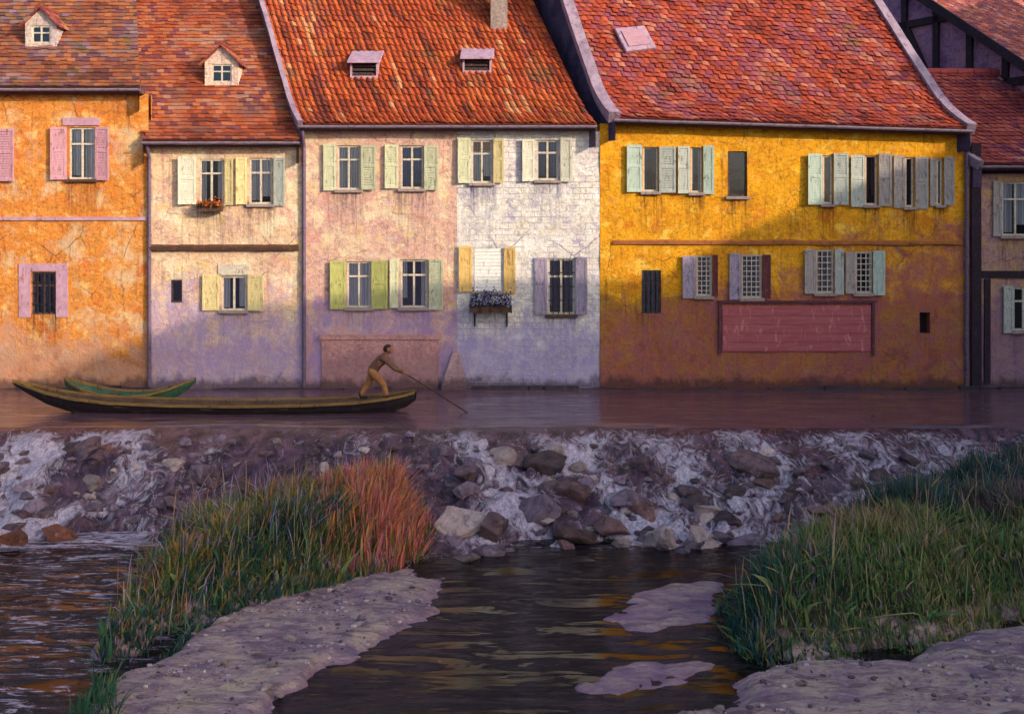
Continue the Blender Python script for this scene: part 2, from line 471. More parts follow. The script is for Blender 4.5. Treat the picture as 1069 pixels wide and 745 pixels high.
def roof(h, pts, exl, exr, kl, kr, over, pal, tw=.19, rh=.17, curve=.0, zoff=0, moss=None, seed=1, tint=None, jit=1.0, aniso=(.55, .8), cmul=.5):
    """one tiled slope: eave from exl to exr at y=FY-over, verges drifting by kl, kr per metre of depth"""
    rnd = random.Random(seed)
    zl, zr = h.zt(exl) + zoff, h.zt(exr) + zoff
    L = plen(pts); rows = int(L / rh)
    m = MB()
    Y0 = FY - over
    def P(u, dy, dz, nrm=0, tg=(1, 0)):
        a, b = exl + kl * dy, exr + kr * dy
        return Vector((a + (b - a) * u, Y0 + dy - nrm * tg[1], zl + (zr - zl) * u + dz + nrm * tg[0]))
    pl = [lin(p) for p in pal]
    segs = 3
    for r in range(rows):
        s0 = r * rh; s1 = min(L, s0 + rh * 1.25)
        d0, z0, t0 = prof(pts, s0); d1, z1, t1 = prof(pts, s1)
        wd = (exr + kr * d0) - (exl + kl * d0); nt = max(1, int(wd / tw))
        for c in range(nt):
            off = .5 * (r % 2) if curve < .02 else 0
            u0, u1 = (c + off) / nt, (c + 1 + off) / nt
            if u0 >= 1: continue
            u1 = min(u1, 1)
            X = exl + (exr - exl) * u0
            sh_ = X + (aniso[2] if len(aniso) > 2 else 0) * d0
            q = Vector((sh_ * aniso[0] + seed * 9.1, d0 * aniso[1], 2.2)); big = mnoise.noise(q) * .5 + .5 + .45 * mnoise.noise(q * 2.3) + .3 * mnoise.noise(Vector((X * .3, d0 * .35, seed)))
            i = .5 + (big - .5) * 1.15 + (rnd.random() - .5) * .75 * cmul
            k = max(0, min(len(pl) - 1, int(i * len(pl))))
            colr = pl[k]; b = .73 * rnd.uniform(1 - .3 * cmul, 1 + .25 * cmul); colr = tuple(min(.9, x * b) for x in colr)
            if moss and mnoise.noise(Vector((X * 1.1, d0 * 1.6, seed + 8.0))) > moss[1] - .12:
                mk = .62 * min(1, (mnoise.noise(Vector((X * 1.1, d0 * 1.6, seed + 8.0))) - moss[1] + .12) * 5) * rnd.uniform(.5, 1); mc = lin(rnd.choice(moss[0])); colr = tuple(a * (1 - mk) + b_ * mk for a, b_ in zip(colr, mc))
            ds = rnd.uniform(-.022, .022) * jit; lift = rnd.uniform(-.006, .012) * jit; tilt = rnd.uniform(-.01, .01) * jit
            vs = []
            for j in range(segs + 1):
                u = u0 + (u1 - u0) * j / segs
                hgt = curve * math.sin(math.pi * 2 * j / segs * .75) if curve else 0
                da, za, ta = prof(pts, max(0, s0 + ds))
                lo = .055 + lift + hgt + tilt * (j / segs - .5) * 2
                vs += [P(u, da, za, lo, ta), P(u, d1, z1, .02 + hgt, t1), P(u, da, za, lo - .028, ta)]
            fs = []
            for j in range(segs):
                a = 3 * j; fs += [(a, a + 3, a + 4, a + 1), (a + 2, a + 5, a + 3, a)]
            fs += [(2, 0, 1), (3 * segs, 3 * segs + 2, 3 * segs + 1)]
            m.add(vs, fs, colr)
    # deck under the tiles and the far slope
    dk = lin(pal[0]); prev = None
    for (dy, dz) in pts:
        cur = [P(0, dy, dz, .0), P(1, dy, dz, .0)]
        if prev: m.add(prev + cur, [(0, 1, 3, 2)], dk)
        prev = cur
    D, Z = pts[-1]
    back = [P(0, D, Z), P(1, D, Z), P(1, 2 * D - 1, Z * .28), P(0, 2 * D - 1, Z * .28)]
    m.add(back, [(0, 1, 2, 3)], dk)
    ro = h.put(m, 'roof', M['tile'], colors=True)
    # ridge tiles
    rm = MB(); n = max(3, int((exr - exl) / .4))
    for i in range(n):
        a, b = P(i / n, D, Z + .03), P((i + .97) / n, D, Z + .05); rm.tube([a, b], [.13, .12], 8, lin(pal[1]))
    h.put(rm, 'ridge_tiles', M['tile'], ro, colors=True)
    h.roof_o = ro; h.P = P; h.pts = pts; h.Y0 = Y0
    # gable triangles on both flanks
    for u, x in ((0, exl), (1, exr)):
        g = MB()
        e = .03 if u == 0 else -.03
        poly = [P(u, dy, dz - .03) + Vector((e, 0, 0)) for dy, dz in pts]
        low = [Vector((p.x, p.y, -.5 if False else (zl if u == 0 else zr) - .6)) for p in poly]
        nn = len(poly); g.add(poly + low, [(i, i + 1, nn + i + 1, nn + i) for i in range(nn - 1)])
        bp = [poly[-1], Vector((back[2 if u else 3])), Vector((low[-1].x, back[2].y, low[-1].z)), low[-1]]
        g.add(bp, [(0, 1, 2, 3)])
        h.put(g, 'gable', h.gable_mat)
    # fascia and gutter
    e = MB(); y1 = Y0 + .02
    a, b = P(0, 0, 0), P(1, 0, 0)
    e.hexa([(a.x, Y0 + .03, a.z - .16), (b.x, Y0 + .03, b.z - .16), (b.x, FY + .02, b.z - .16), (a.x, FY + .02, a.z - .16),
            (a.x, Y0 + .03, a.z - .012), (b.x, Y0 + .03, b.z - .012), (b.x, FY + .02, b.z + .05), (a.x, FY + .02, a.z + .05)])
    h.put(e, 'eave_board', M['eave'])
    gt = MB(); vs = []; nn = 14; k = 7
    for i in range(nn + 1):
        u = i / nn; p = P(u, 0, -.05 + .012 * mnoise.noise(Vector((u * 9, seed, 0)))); 
        for j in range(k):
            t = math.pi * (j / (k - 1)) + math.pi
            vs.append((p.x, p.y - .05 + .075 * math.cos(t), p.z + .075 * math.sin(t)))
        for j in range(k):
            t = math.pi * ((k - 1 - j) / (k - 1)) + math.pi
            vs.append((p.x, p.y - .05 + .066 * math.cos(t), p.z + .066 * math.sin(t)))
    kk = 2 * k
    gt.add(vs, [(i * kk + j, (i + 1) * kk + j, (i + 1) * kk + (j + 1) % kk, i * kk + (j + 1) % kk) for i in range(nn) for j in range(kk)])
    h.put(gt, 'gutter', M['gutter'], smooth=True)
    return ro
def verge(h, u, w=.16, hgt=.12, name='verge_board', mat='verge'):
    m = MB(); L = plen(h.pts); n = 24; rings = []
    for i in range(n + 1):
        dy, dz, t = prof(h.pts, L * i / n); p = h.P(u, dy, dz, .0, t); wob = .012 * mnoise.noise(Vector((i * .7, h.x0, 4)))
        rings.append([p + Vector((sx * w / 2 + wob, -nn * t[1], nn * t[0])) for sx, nn in ((-1, -.16), (1, -.16), (1, hgt + wob), (-1, hgt + wob))])
    vs = [v for r in rings for v in r]; fs = [(0, 1, 2, 3), (4 * n + 3, 4 * n + 2, 4 * n + 1, 4 * n)]
    for i in range(n):
        for j in range(4): fs.append((4 * i + j, 4 * i + 4 + j, 4 * i + 4 + (j + 1) % 4, 4 * i + (j + 1) % 4))
    m.add(vs, fs); return h.put(m, name, M[mat])
def roof_at(h, px, py):
    """point of the roof surface seen at a photo pixel"""
    best = None
    for i in range(600):
        dy, dz, t = prof(h.pts, plen(h.pts) * i / 600)
        Y = h.Y0 + dy; q = at(px, py, Y)
        z = h.zt(min(max(q.x, h.x0), h.x1)) + dz + h.zoff
        e = abs(q.z - z)
        if best is None or e < best[0]: best = (e, q, t)
    return best[1], best[2]
def downpipe(h, px, py_top, lean=0):
    m = MB(); x = fx(px); zt = fz(py_top)
    m.tube([(x, FY - .3, zt + .02), (x, FY - .26, zt - .1), (x + lean * .3, FY - .08, zt - .4), (x + lean, FY - .075, .05)], .05, 10)
    for z in (zt - .9, zt * .62, zt * .35, .5):
        m.tube([(x + lean, FY - .075, z), (x + lean, FY - .075, z + .06)], .062, 10)
    return h.put(m, 'downpipe', M['pipe'], smooth=False)
def gabled_dormer(h, px, py_bot, wpx, hpx, wall_px, mat):
    """small gabled dormer whose front foot is at pixel (px, py_bot)"""
    p, t = roof_at(h, px, py_bot); s = p.y / F; w = wpx * s; hh = wall_px * s; rise = (hpx - wall_px) * s
    y0 = p.y - .02; zb = p.z - .05; slope = t[1] / t[0]
    dback = (hh + rise) / slope + .2
    a = w * .5
    m = MB(); wt = .0
    ow, oz0, oz1 = a * .60, zb + hh * .24, zb + hh * .92
    # front wall round the opening, plus cheeks
    m.box((p.x - a, y0, zb - .15), (p.x - ow, y0 + .09, zb + hh)); m.box((p.x + ow, y0, zb - .15), (p.x + a, y0 + .09, zb + hh))
    m.box((p.x - ow, y0 + .002, zb - .15), (p.x + ow, y0 + .09, oz0)); m.box((p.x - ow, y0 + .002, oz1), (p.x + ow, y0 + .09, zb + hh))
    m.add([(p.x - a, y0, zb + hh), (p.x + a, y0, zb + hh), (p.x, y0, zb + hh + rise), (p.x - a, y0 + .09, zb + hh), (p.x + a, y0 + .09, zb + hh), (p.x, y0 + .09, zb + hh + rise)],
          [(0, 1, 2), (5, 4, 3)])
    for sx in (-1, 1):
        x0, x1 = sorted((p.x + sx * a, p.x + sx * (a - .06)))
        m.add([(x0, y0 + .09, zb - .2), (x0, y0 + .09, zb + hh), (x0, y0 + .09 + hh / slope + .1, zb + hh), (x1, y0 + .09, zb - .2), (x1, y0 + .09, zb + hh), (x1, y0 + .09 + hh / slope + .1, zb + hh)],
              [(0, 2, 1), (3, 4, 5), (0, 1, 4, 3), (1, 2, 5, 4), (2, 0, 3, 5)])
    d = h.put(m, 'dormer', mat)
    f = MB(); fr = .045; yf = y0 + .035
    f.box((p.x - ow, yf, oz0), (p.x - ow + fr, yf + .04, oz1)); f.box((p.x + ow - fr, yf, oz0), (p.x + ow, yf + .04, oz1))
    f.box((p.x - ow + fr, yf, oz0), (p.x + ow - fr, yf + .04, oz0 + fr)); f.box((p.x - ow + fr, yf, oz1 - fr), (p.x + ow - fr, yf + .04, oz1))
    f.box((p.x - .02, yf - .004, oz0 + fr), (p.x + .02, yf + .036, oz1 - fr)); zz = oz0 + (oz1 - oz0) * .6
    f.box((p.x - ow + fr, yf - .002, zz - .018), (p.x - .021, yf + .034, zz + .018)); f.box((p.x + .021, yf - .002, zz - .018), (p.x + ow - fr, yf + .034, zz + .018))
    h.put(f, 'window', M['frame'], d)
    g = MB(); g.box((p.x - ow + .03, yf + .02, oz0 + .03), (p.x + ow - .03, yf + .026, oz1 - .03)); h.put(g, 'pane', M['glass'], d)
    b = MB(); b.box((p.x - ow - .02, y0 + .14, oz0 - .05), (p.x + ow + .02, y0 + .16, oz1 + .05)); h.put(b, 'dormer_room', M['room'], d)
    r = MB(); ov = .12
    pal = [lin(x) for x in ('7a3a30', '93503a', '6a3036', 'a06a50')]
    for sx in (-1, 1):
        n = 4; k = int(dback / .17)
        for i in range(n):
            for j in range(k + 1):
                u0, u1 = i / n, (i + 1.15) / n
                if u1 > 1.0: u1 = 1.0
                ya = y0 - ov + (dback + ov) * j / (k + 1); yb = y0 - ov + (dback + ov) * (j + .97) / (k + 1)
                def Q(u, y, lift): return (p.x + sx * (a + ov) * (1 - u), y, zb + hh - ov * rise / a + (rise + ov * rise / a) * u + lift)
                l0, l1 = .06, .03
                r.add([Q(u0, ya, l0), Q(u0, yb, l0), Q(u1, yb, l1), Q(u1, ya, l1), Q(u0, ya, l0 - .05), Q(u0, yb, l0 - .05), Q(u1, yb, l1 - .04), Q(u1, ya, l1 - .04)],
                      [(0, 1, 2, 3) if sx < 0 else (3, 2, 1, 0), (7, 6, 5, 4), (0, 4, 5, 1), (0, 3, 7, 4), (1, 5, 6, 2), (2, 6, 7, 3)], random.choice(pal))
    r.tube([(p.x, y0 - ov - .01, zb + hh + rise + .05), (p.x, y0 + dback, zb + hh + rise + .05)], .06, 8, pal[0])
    h.put(r, 'dormer_roof', M['tile'], d, colors=True)
    return d
def shed_dormer(h, px, py_bot, wpx, front_px, lid_px, mat):
    """low ventilation dormer: cheeks, dark louvred mouth, flat sheet-metal lid running back into the slope"""
    p, t = roof_at(h, px, py_bot); s = p.y / F; a = wpx * s / 2; hh = front_px * s; sl = t[1] / t[0]
    y0, zb = p.y, p.z - .04; gl = .45
    d = hh / (sl - gl) + .25
    m = MB()
    for sx in (-1, 1):
        x0, x1 = sorted((p.x + sx * a, p.x + sx * (a - .05)))
        tri = [(y0, zb - .1), (y0, zb + hh), (y0 + d, zb + hh + gl * d)]
        m.add([(x0, y, z) for y, z in tri] + [(x1, y, z) for y, z in tri], [(0, 2, 1), (3, 4, 5), (0, 1, 4, 3), (1, 2, 5, 4), (2, 0, 3, 5)])
    m.box((p.x - a + .05, y0, zb - .1), (p.x + a - .05, y0 + .06, zb + hh * .3))
    dm = h.put(m, 'dormer', M['lead'])
    lid = MB(); o = .07
    lid.hexa([(p.x - a - o, y0 - .14, zb + hh - .06), (p.x + a + o, y0 - .14, zb + hh - .06), (p.x + a + o, y0 + d, zb + hh + gl * d), (p.x - a - o, y0 + d, zb + hh + gl * d),
              (p.x - a - o, y0 - .14, zb + hh), (p.x + a + o, y0 - .14, zb + hh), (p.x + a + o, y0 + d, zb + hh + gl * d + .05), (p.x - a - o, y0 + d, zb + hh + gl * d + .05)])
    h.put(lid, 'dormer_roof', M['lead'], dm, bevel=.012)
    lv = MB()
    for i in range(3):
        z = zb + hh * (.35 + .2 * i); lv.hexa([(p.x - a + .05, y0 + .02, z), (p.x + a - .05, y0 + .02, z), (p.x + a - .05, y0 + .035, z), (p.x - a + .05, y0 + .035, z),
            (p.x - a + .05, y0 + .09, z + .08), (p.x + a - .05, y0 + .09, z + .08), (p.x + a - .05, y0 + .105, z + .08), (p.x - a + .05, y0 + .105, z + .08)])
    lv.box((p.x - a + .05, y0 + .16, zb - .1), (p.x + a - .05, y0 + .18, zb + hh))
    h.put(lv, 'louvre', M['frame_dark'], dm)

# ================================================================== HOUSES
# --- house one: orange
EB = -.8
h1 = House('orange_house', 'orange plastered house with pink shutters at the end of the row above the boats', -21.0, fx(155), fz(98), fz(98))
h1.gable_mat = plaster('gable_brown', ['6a4a44', '7c5648', '8a6a54'], [], '3a2a2a')
m1 = plaster('orange_plaster', ['b87038', 'cc8030', 'd49040', 'c06a34'], [('c8ac88', .9, .58), ('c4542c', 1.3, .62), ('b08c7c', 2.0, .62), ('dcae6a', 2.6, .60), ('8c6a4c', 3.4, .66)], '6a3c2a', '8a5a4c', 1.3, wear_or_shade=(['c09a7a', 'b98468', 'a8806c', 'c8a07c'], 2.2, -.22), runoff='5a3426')
h1.window(72, 133, 99, 187, [(54, 70, 'pink'), (100, 115, 'pink')], curtain='curtain', cover=.85, sill='sill')
h1.window(-34, 135, -8, 189, [(-50, -36, 'pink'), (-6, 16, 'pink')], sill='sill')
h1.window(33, 284, 58, 328, [], curtain=None, bars=(4, 4), sill=None, frame='frame_dark')
h1.window(-70, 284, -45, 328, [], curtain=None, bars=(4, 4), sill=None, frame='frame_dark')
wm = facade(h1.x0, h1.x1, EB, h1.ztl, h1.ztr, h1.ops, seed=1); h1.sides(wm); h1.put(wm, 'wall', m1, colors=True)
sr = MB()
for (a, b, c, d) in ((20, 275, 32, 331), (59, 275, 71, 331), (32, 275, 59, 283)): sr.box((fx(a) + .001, FY - .03, fz(d)), (fx(b if False else c), FY + .01, fz(b)), jit=.004)
h1.put(sr, 'window_surround', M['surround'])
ln = MB(); ln.box((fx(66), FY - .035, fz(131)), (fx(104), FY + .02, fz(123)), jit=.006); h1.put(ln, 'lintel', M['surround'])
cr = MB()
for i in range(24):
    a, b = h1.x0 + (h1.x1 - .02 - h1.x0) * i / 24, h1.x0 + (h1.x1 - .02 - h1.x0) * (i + 1) / 24
    cr.box((a, FY - .05, fz(230) + .01 * mnoise.noise(Vector((i, 0, 0)))), (b - .002, FY + .01, fz(226.5) + .01 * mnoise.noise(Vector((i, 5, 0)))))
h1.put(cr, 'string_course', M['surround'])
h1.zoff = .14; 
PAL_BROWN = ['6c3c34', '7f4636', '93503a', 'a35c3c', '8c5a48', 'b06a44', '7a4a54', '96706c']
MOSS = (['4f4a26', '3f4424', '5c5230', '62444e', '8c7488'], .22)
roof(h1, roof_profile(46, .7, 32, 6.0), -21.2, fx(151), SKEW, SKEW + .05, .32, PAL_BROWN, .2, .17, 0, .14, MOSS, 1, aniso=(.5, 2.6))
gabled_dormer(h1, 43, 50, 33, 43, 27, plaster('dormer_white', ['b9a89c', 'c9b9a8', 'a4949c'], [], '6a5a5a'))

# --- house two: cream over pink
h2 = House('cream_house', 'narrow cream and pink house with a brown ledge and one dormer beside the orange house', fx(155) + .01, fx(316), fz(152), fz(152))
h2.gable_mat = h1.gable_mat
m2 = plaster('cream_plaster', ['d9bd94', 'dcb994', 'cfa890', 'd2ab98'], [('e2d4b0', 1.0, .56), ('c99488', 1.6, .59), ('b3938c', 2.4, .62), ('dcb45a', 2.0, .63), ('b9a896', 3.2, .63)], '7a5a50', '94748c', 1.6, wear_or_shade=(['a890b0', 'c0a0a8', '9c86b0', 'c4a4a4', 'b08aa0'], 2.5, 0), runoff='6a5050')  # violet low on this wall is evening shade painted into the plaster
h2.window(208, 166, 233, 213, [(187, 205, 'pale'), (235, 244, 'cream')], curtain='curtain', cover=.5)
h2.window(260, 165, 284, 213, [(247, 258, 'cream'), (286, 298, 'sage')], curtain='curtain', cover=.9)
h2.window(178, 292, 190, 316, [], curtain=None, sill=None, mull=False, frame='frame_dark')
h2.window(231, 288, 257, 324, [(212, 229, 'cream'), (259, 276, 'cream')], curtain='curtain', cover=.6, transom=0)
wm = facade(h2.x0, h2.x1, EB, h2.ztl, h2.ztr, h2.ops, seed=2); h2.sides(wm); h2.put(wm, 'wall', m2, colors=True)
ld = MB()
for i in range(10):
    a, b = fx(156) + (fx(312) - fx(156)) * i / 10, fx(156) + (fx(312) - fx(156)) * (i + 1) / 10
    dz = .015 * mnoise.noise(Vector((i * .8, 2, 0)))
    ld.hexa([(a, FY - .12, fz(261) + dz), (b - .003, FY - .12, fz(261) + dz), (b - .003, FY + .01, fz(262) + dz), (a, FY + .01, fz(262) + dz), (a, FY - .13, fz(258) + dz), (b - .003, FY - .13, fz(258) + dz), (b - .003, FY + .01, fz(255) + dz), (a, FY + .01, fz(255) + dz)])
h2.put(ld, 'ledge', M['sill'])
ln = MB(); ln.box((fx(228), FY - .03, fz(287)), (fx(260), FY + .02, fz(276)), jit=.004); h2.put(ln, 'lintel', M['frame'])
h2.zoff = .12
PAL_RED = ['7c3c30', '94462f', 'a54e30', 'b45a36', 'a9604a', 'bd6e48', '86464a', 'b5806a']
roof(h2, roof_profile(45, .7, 32, 6.0), fx(153), fx(316), SKEW + .02, SKEW, .32, PAL_RED, .19, .165, 0, .12, (['62503a', '7a5a54', '5a3a42'], .38), 2, aniso=(.6, 2.4))
gabled_dormer(h2, 231.5, 91, 35, 45, 28, plaster('dormer_plaster', ['c9ada0', 'd4bba8', 'b39a98'], [], '6a5a5a'))
downpipe(h2, 157, 150)

# --- house three: long tiled roof over a plaster half and a white brick half
h3 = House('double_fronted_house', 'broad house half pink plaster and half white brick under one long orange roof', fx(316) + .01, fx(626), fz(137), fz(137), 8)
h3.gable_mat = plaster('gable_purple', ['6a5468', '7c6070', '5a4660'], [], '3a2a3a')
m3 = plaster('pink_plaster', ['d0a48c', 'd2ad96', 'c79c92', 'cba898'], [('dfcca4', 1.0, .56), ('c4887a', 1.4, .59), ('dcc080', 1.9, .61), ('a98a94', 2.6, .62), ('c8b0a8', 3.3, .62)], '7a5a54', '946e8c', 1.7, wear_or_shade=(['9c82a8', 'b4909c', '9078a8', 'b88c90', 'a88098'], 2.4, 0), runoff='6a5054')  # lower violet tones put the shade into the plaster colour
m3b = plaster('white_brick', ['d8d2c8', 'ddd4c4', 'cfc6c2', 'd9d4d2'], [('b9a8b4', 1.6, .6), ('dcc694', 2.4, .62), ('a098b8', 3.0, .62), ('e8e2da', 2.0, .58)], '8a7a80', '9a88ac', 1.6, brick='9c8a98', streak=.35, wear_or_shade=(['a094b2', 'b0a0b0', '9488b0', 'b4a4b2', 'a898a8'], 2.1, 0), runoff='4c4870')  # bluish violet towards the foot is shade painted into the brick colour
XS = fx(477)
h3.window(352, 152, 376, 198, [(338, 351), (377, 393)], 'palegreen', cover=.85)
h3.window(418, 152, 442, 197, [(402, 416), (443, 458)], 'palegreen', curtain='curtain_blue', cover=.9)
h3.window(362, 273, 387, 321, [(345, 361), (388, 405)], 'green', cover=.95)
h3.window(418, 271, 446, 321, [(407, 416, 'palegreen'), (448, 463, 'palegreen')], cover=.45)
left_ops = list(h3.ops); h3.ops = []
h3.window(492, 146, 514, 191, [(478, 491, 'palegreen'), (515, 526, 'cream')], curtain='curtain', cover=.8, label='window with a short ochre curtain behind its top pane')
h3.window(560, 146, 583, 188, [(545, 558, 'pale'), (585, 597, 'pale')], curtain='curtain_blue', cover=.7)
h3.window(495, 259, 524, 304, [(479, 493, 'ochre'), (526, 538, 'ochre')], curtain=None, blind=True, angle=6, label='window closed by a white slatted blind')
h3.window(572, 270, 600, 328, [(558, 571, 'lilac'), (601, 613, 'lilac')], curtain='curtain_blue', cover=.4, bars=(5, 4), sill='sill', frame='frame')
right_ops = h3.ops
wm = facade(h3.x0, XS, EB, h3.ztl, h3.ztr, left_ops, seed=3); h3.sides(wm); h3.put(wm, 'plaster_wall', m3, colors=True)
wm = facade(XS, h3.x1, EB, h3.ztl, h3.ztr, right_ops, seed=4, amp=.03)
h3.put(wm, 'brick_wall', m3b, colors=True)
oc = MB(); x0, x1 = fx(492) + .03, fx(514) - .03; oc.box((x0, FY + .085, fz(157)), (x1, FY + .09, fz(147))); h3.put(oc, 'short_curtain', M['curtain_ochre'])
pp = MB()
pp.box((fx(336), FY - .05, EB), (fx(458), FY + .02, fz(354)), jit=.004); pp.box((fx(334), FY - .09, fz(354) + .004), (fx(460), FY + .02, fz(349)), jit=.004)
h3.put(pp, 'plinth_panel', plaster('panel_pink', ['bc8680', 'c49088', 'b07e84'], [('a87070', 1.5, .6), ('b49aa0', 2, .62)], '7a5050', '8a6468', 1.2))
bt = MB()
xb = fx(476)
bt.add([(xb - .42, FY - .38, EB), (xb + .36, FY - .38, EB), (xb + .36, FY + .02, EB), (xb - .42, FY + .02, EB), (xb - .36, FY - .3, .12), (xb + .3, FY - .3, .12), (xb + .3, FY + .02, .12), (xb - .36, FY + .02, .12),
        (xb - .07, FY - .05, 1.0), (xb + .05, FY - .05, 1.0), (xb + .05, FY + .02, 1.0), (xb - .07, FY + .02, 1.0)],
       [(0, 1, 5, 4), (1, 2, 6, 5), (3, 0, 4, 7), (4, 5, 9, 8), (5, 6, 10, 9), (7, 4, 8, 11), (8, 9, 10, 11)])
h3.put(bt, 'buttress', plaster('buttress_stone', ['b08c8a', 'b89690', 'a08088'], [], '6a5050', '8a6a74', 1))
h3.zoff = .16
PAL_ORANGE = ['7e3a2a', '963f26', 'aa4826', 'b84e26', 'be5a2a', 'b4502c', 'c86438', 'a8503c', 'd08a5c']
roof(h3, roof_profile(47, 1.0, 30, 5.2), fx(316), fx(622), SKEW - .05, SKEW + .03, .36, PAL_ORANGE, .16, .27, .03, .16, (['6a5434', '5c4a34', '7a3432'], .45), 3, jit=2.0, aniso=(4.2, .45), cmul=.5)
verge(h3, 0, .14, .1)
shed_dormer(h3, 380, 84, 29, 21, 15, M['lead']); shed_dormer(h3, 498, 78, 30, 19, 15, M['lead'])
p, t = roof_at(h3, 521, 26)
ch = MB(); ch.box((p.x - .24, p.y - .2, p.z - .3), (p.x + .24, p.y + .3, p.z + 1.5)); ch.box((p.x - .29, p.y - .25, p.z + 1.5), (p.x + .29, p.y + .35, p.z + 1.62))
h3.put(ch, 'chimney', plaster('chimney_grey', ['8a7a78', '9a8a84', '74645f'], [], '4a3a3a'), h3.roof_o)
downpipe(h3, 318, 138)

# --- house four: yellow
h4 = House('yellow_house', 'wide yellow house with a blank pink board low on its wall', fx(626) + .01, fx(1012), fz(129), fz(141), 8)
h4.gable_mat = plaster('gable_violet', ['54445c', '66526a', '483a54'], [('3a3048', 1.2, .55)], '2a2030')
m4 = plaster('yellow_plaster', ['d99a1c', 'e0a020', 'd8931e', 'cc8420'], [('c46c1c', 1.2, .6), ('ecc050', 1.5, .6), ('b9703c', 2.0, .64), ('e8a840', 2.8, .6), ('8a5a3a', 3.4, .67)], '6a3a22', '5e3a34', 2.6, wear_or_shade=(['503a2c', '984630', '7c4658', 'a85e38', '8a4a5e', '9c5a56', '7c3c44', '825c74'], 3.1, .27), runoff='5a3018')  # low browns and mauves: stains with the deep shade tone painted in
Wm = dict(sill='sill_stone')
h4.window(671, 153, 687, 200, [(654, 670, 'mint'), (688, 705, 'sage')], curtain='curtain_red', cover=.6, mull=False)
h4.window(721, 153, 733, 201, [(707, 720, 'sage'), (734, 745, 'mint')], curtain='curtain', cover=.5, mull=False)
h4.window(760, 157, 780, 205, [], curtain=None, frame='frame_dark', transom=.4, mull=False)
h4.window(859, 162, 869, 213, [(842, 858, 'mint'), (870, 885, 'sage')], curtain='curtain_blue', mull=False, cover=.3)
h4.window(903, 162, 916, 214, [(887, 902, 'sage'), (917, 930, 'grey')], curtain='curtain_red', mull=False, cover=.7)
h4.window(945, 164, 954, 216, [(932, 944, 'grey'), (955, 968, 'grey')], curtain=None, mull=False)
h4.window(978, 166, 984, 214, [(970, 977, 'grey'), (985, 995, 'grey')], curtain='curtain', mull=False)
h4.window(670, 282, 690, 327, [], curtain=None, frame='frame_dark', sill=None, bars=(4, 4))
h4.window(727, 267, 743, 309, [(712, 726, 'lilac'), (744, 749, 'maroon')], curtain='curtain_red', cover=.5, lattice=(3, 8), mull=False)
h4.window(774, 266, 795, 311, [(761, 773, 'lilac'), (796, 804, 'maroon')], curtain='curtain_red', cover=.4, lattice=(4, 8), mull=False)
h4.window(852, 261, 870, 306, [(839, 851, 'grey'), (871, 880, 'sage')], curtain='curtain_red', cover=.5, lattice=(3, 7), mull=False)
h4.window(893, 263, 910, 306, [(882, 892, 'grey'), (911, 923, 'mint')], curtain='curtain_blue', cover=.5, lattice=(3, 7), mull=False)
h4.ops.append((fx(960), fz(348), fx(971), fz(326)))
wm = facade(h4.x0, h4.x1, EB, h4.ztl, h4.ztr, h4.ops, seed=5, amp=.03); h4.sides(wm); h4.put(wm, 'wall', m4, colors=True)
nb = MB(); nb.box((fx(958), FY + .27, fz(350)), (fx(973), FY + .3, fz(324))); h4.put(nb, 'drain_niche', M['room'])
sc_ = MB(); k = 26
for i in range(k):
    a, b = fx(640) + (fx(1004) - fx(640)) * i / k, fx(640) + (fx(1004) - fx(640)) * (i + 1) / k
    dz = .03 * mnoise.noise(Vector((i * .35, 7, 0))) - .012 * i / k
    dz2 = .03 * mnoise.noise(Vector(((i + 1) * .35, 7, 0))) - .012 * (i + 1) / k
    z0, z1 = fz(255), fz(252)
    sc_.hexa([(a, FY - .06, z0 + dz), (b, FY - .06, z0 + dz2), (b, FY + .01, z0 + dz2 - .02), (a, FY + .01, z0 + dz - .02), (a, FY - .065, z1 + dz), (b, FY - .065, z1 + dz2), (b, FY + .01, z1 + dz2 + .05), (a, FY + .01, z1 + dz + .05)])
h4.put(sc_, 'string_course', painted('course_ochre', 'a8682e', '8a5030', '5a3428', .9, 4, (1, 1, 1)))
bo = MB(); hb = (fz(320) - fz(366)) / 5
for i in range(5): bo.box((fx(754), FY - .055, fz(366) + hb * i + .004), (fx(908), FY - .02, fz(366) + hb * (i + 1) - .004), jit=.003)
bo.box((fx(753), FY - .03, fz(367)), (fx(909), FY + .02, fz(319)))
bd = h4.put(bo, 'wooden_board', painted('pink_board', 'a85a5c', '96484e', 'bc7c74', .8, 3, (.5, 1, 5))); bd['label'] = 'long blank pink plank board'
br = MB()
br.bar((fx(911), FY - .06, fz(371)), (fx(911), FY - .06, fz(316)), .07, .05); br.bar((fx(751), FY - .06, fz(369)), (fx(751), FY - .06, fz(317)), .06, .05)
br.box((fx(749), FY - .08, fz(316) + .003), (fx(914), FY + .01, fz(313.5)))
h4.put(br, 'board_frame', painted('board_trim', '5e2e3c', '4a2230', '7a4a50'), bd)
h4.zoff = .14
PAL_RUST = ['7c3430', '90382a', 'a6402a', 'b44a2c', 'a8483a', 'b8523a', '96424a', 'c0705a', 'a05058']
roof(h4, roof_profile(57, 1.1, 32, 4.4), fx(640), fx(1008), SKEW + .02, SKEW - .1, .36, PAL_RUST, .2, .17, .012, .14, (['6a5a40', '6e4458', '82505e'], .4), 4, jit=1.8, aniso=(1.5, 1.1, .9), cmul=.7)
verge(h4, 0, .30, .16); verge(h4, 1, .24, .14)
wl = MB()                                     # flank wall above the neighbour's roof
p, t = roof_at(h4, 660, 53)
a = math.radians(0)
def sky_pt(px, py, up): 
    q, tt = roof_at(h4, px, py); return q + Vector((0, -tt[1], tt[0])) * up
cs = [(641, 33), (672, 30), (685, 53), (653, 57)]
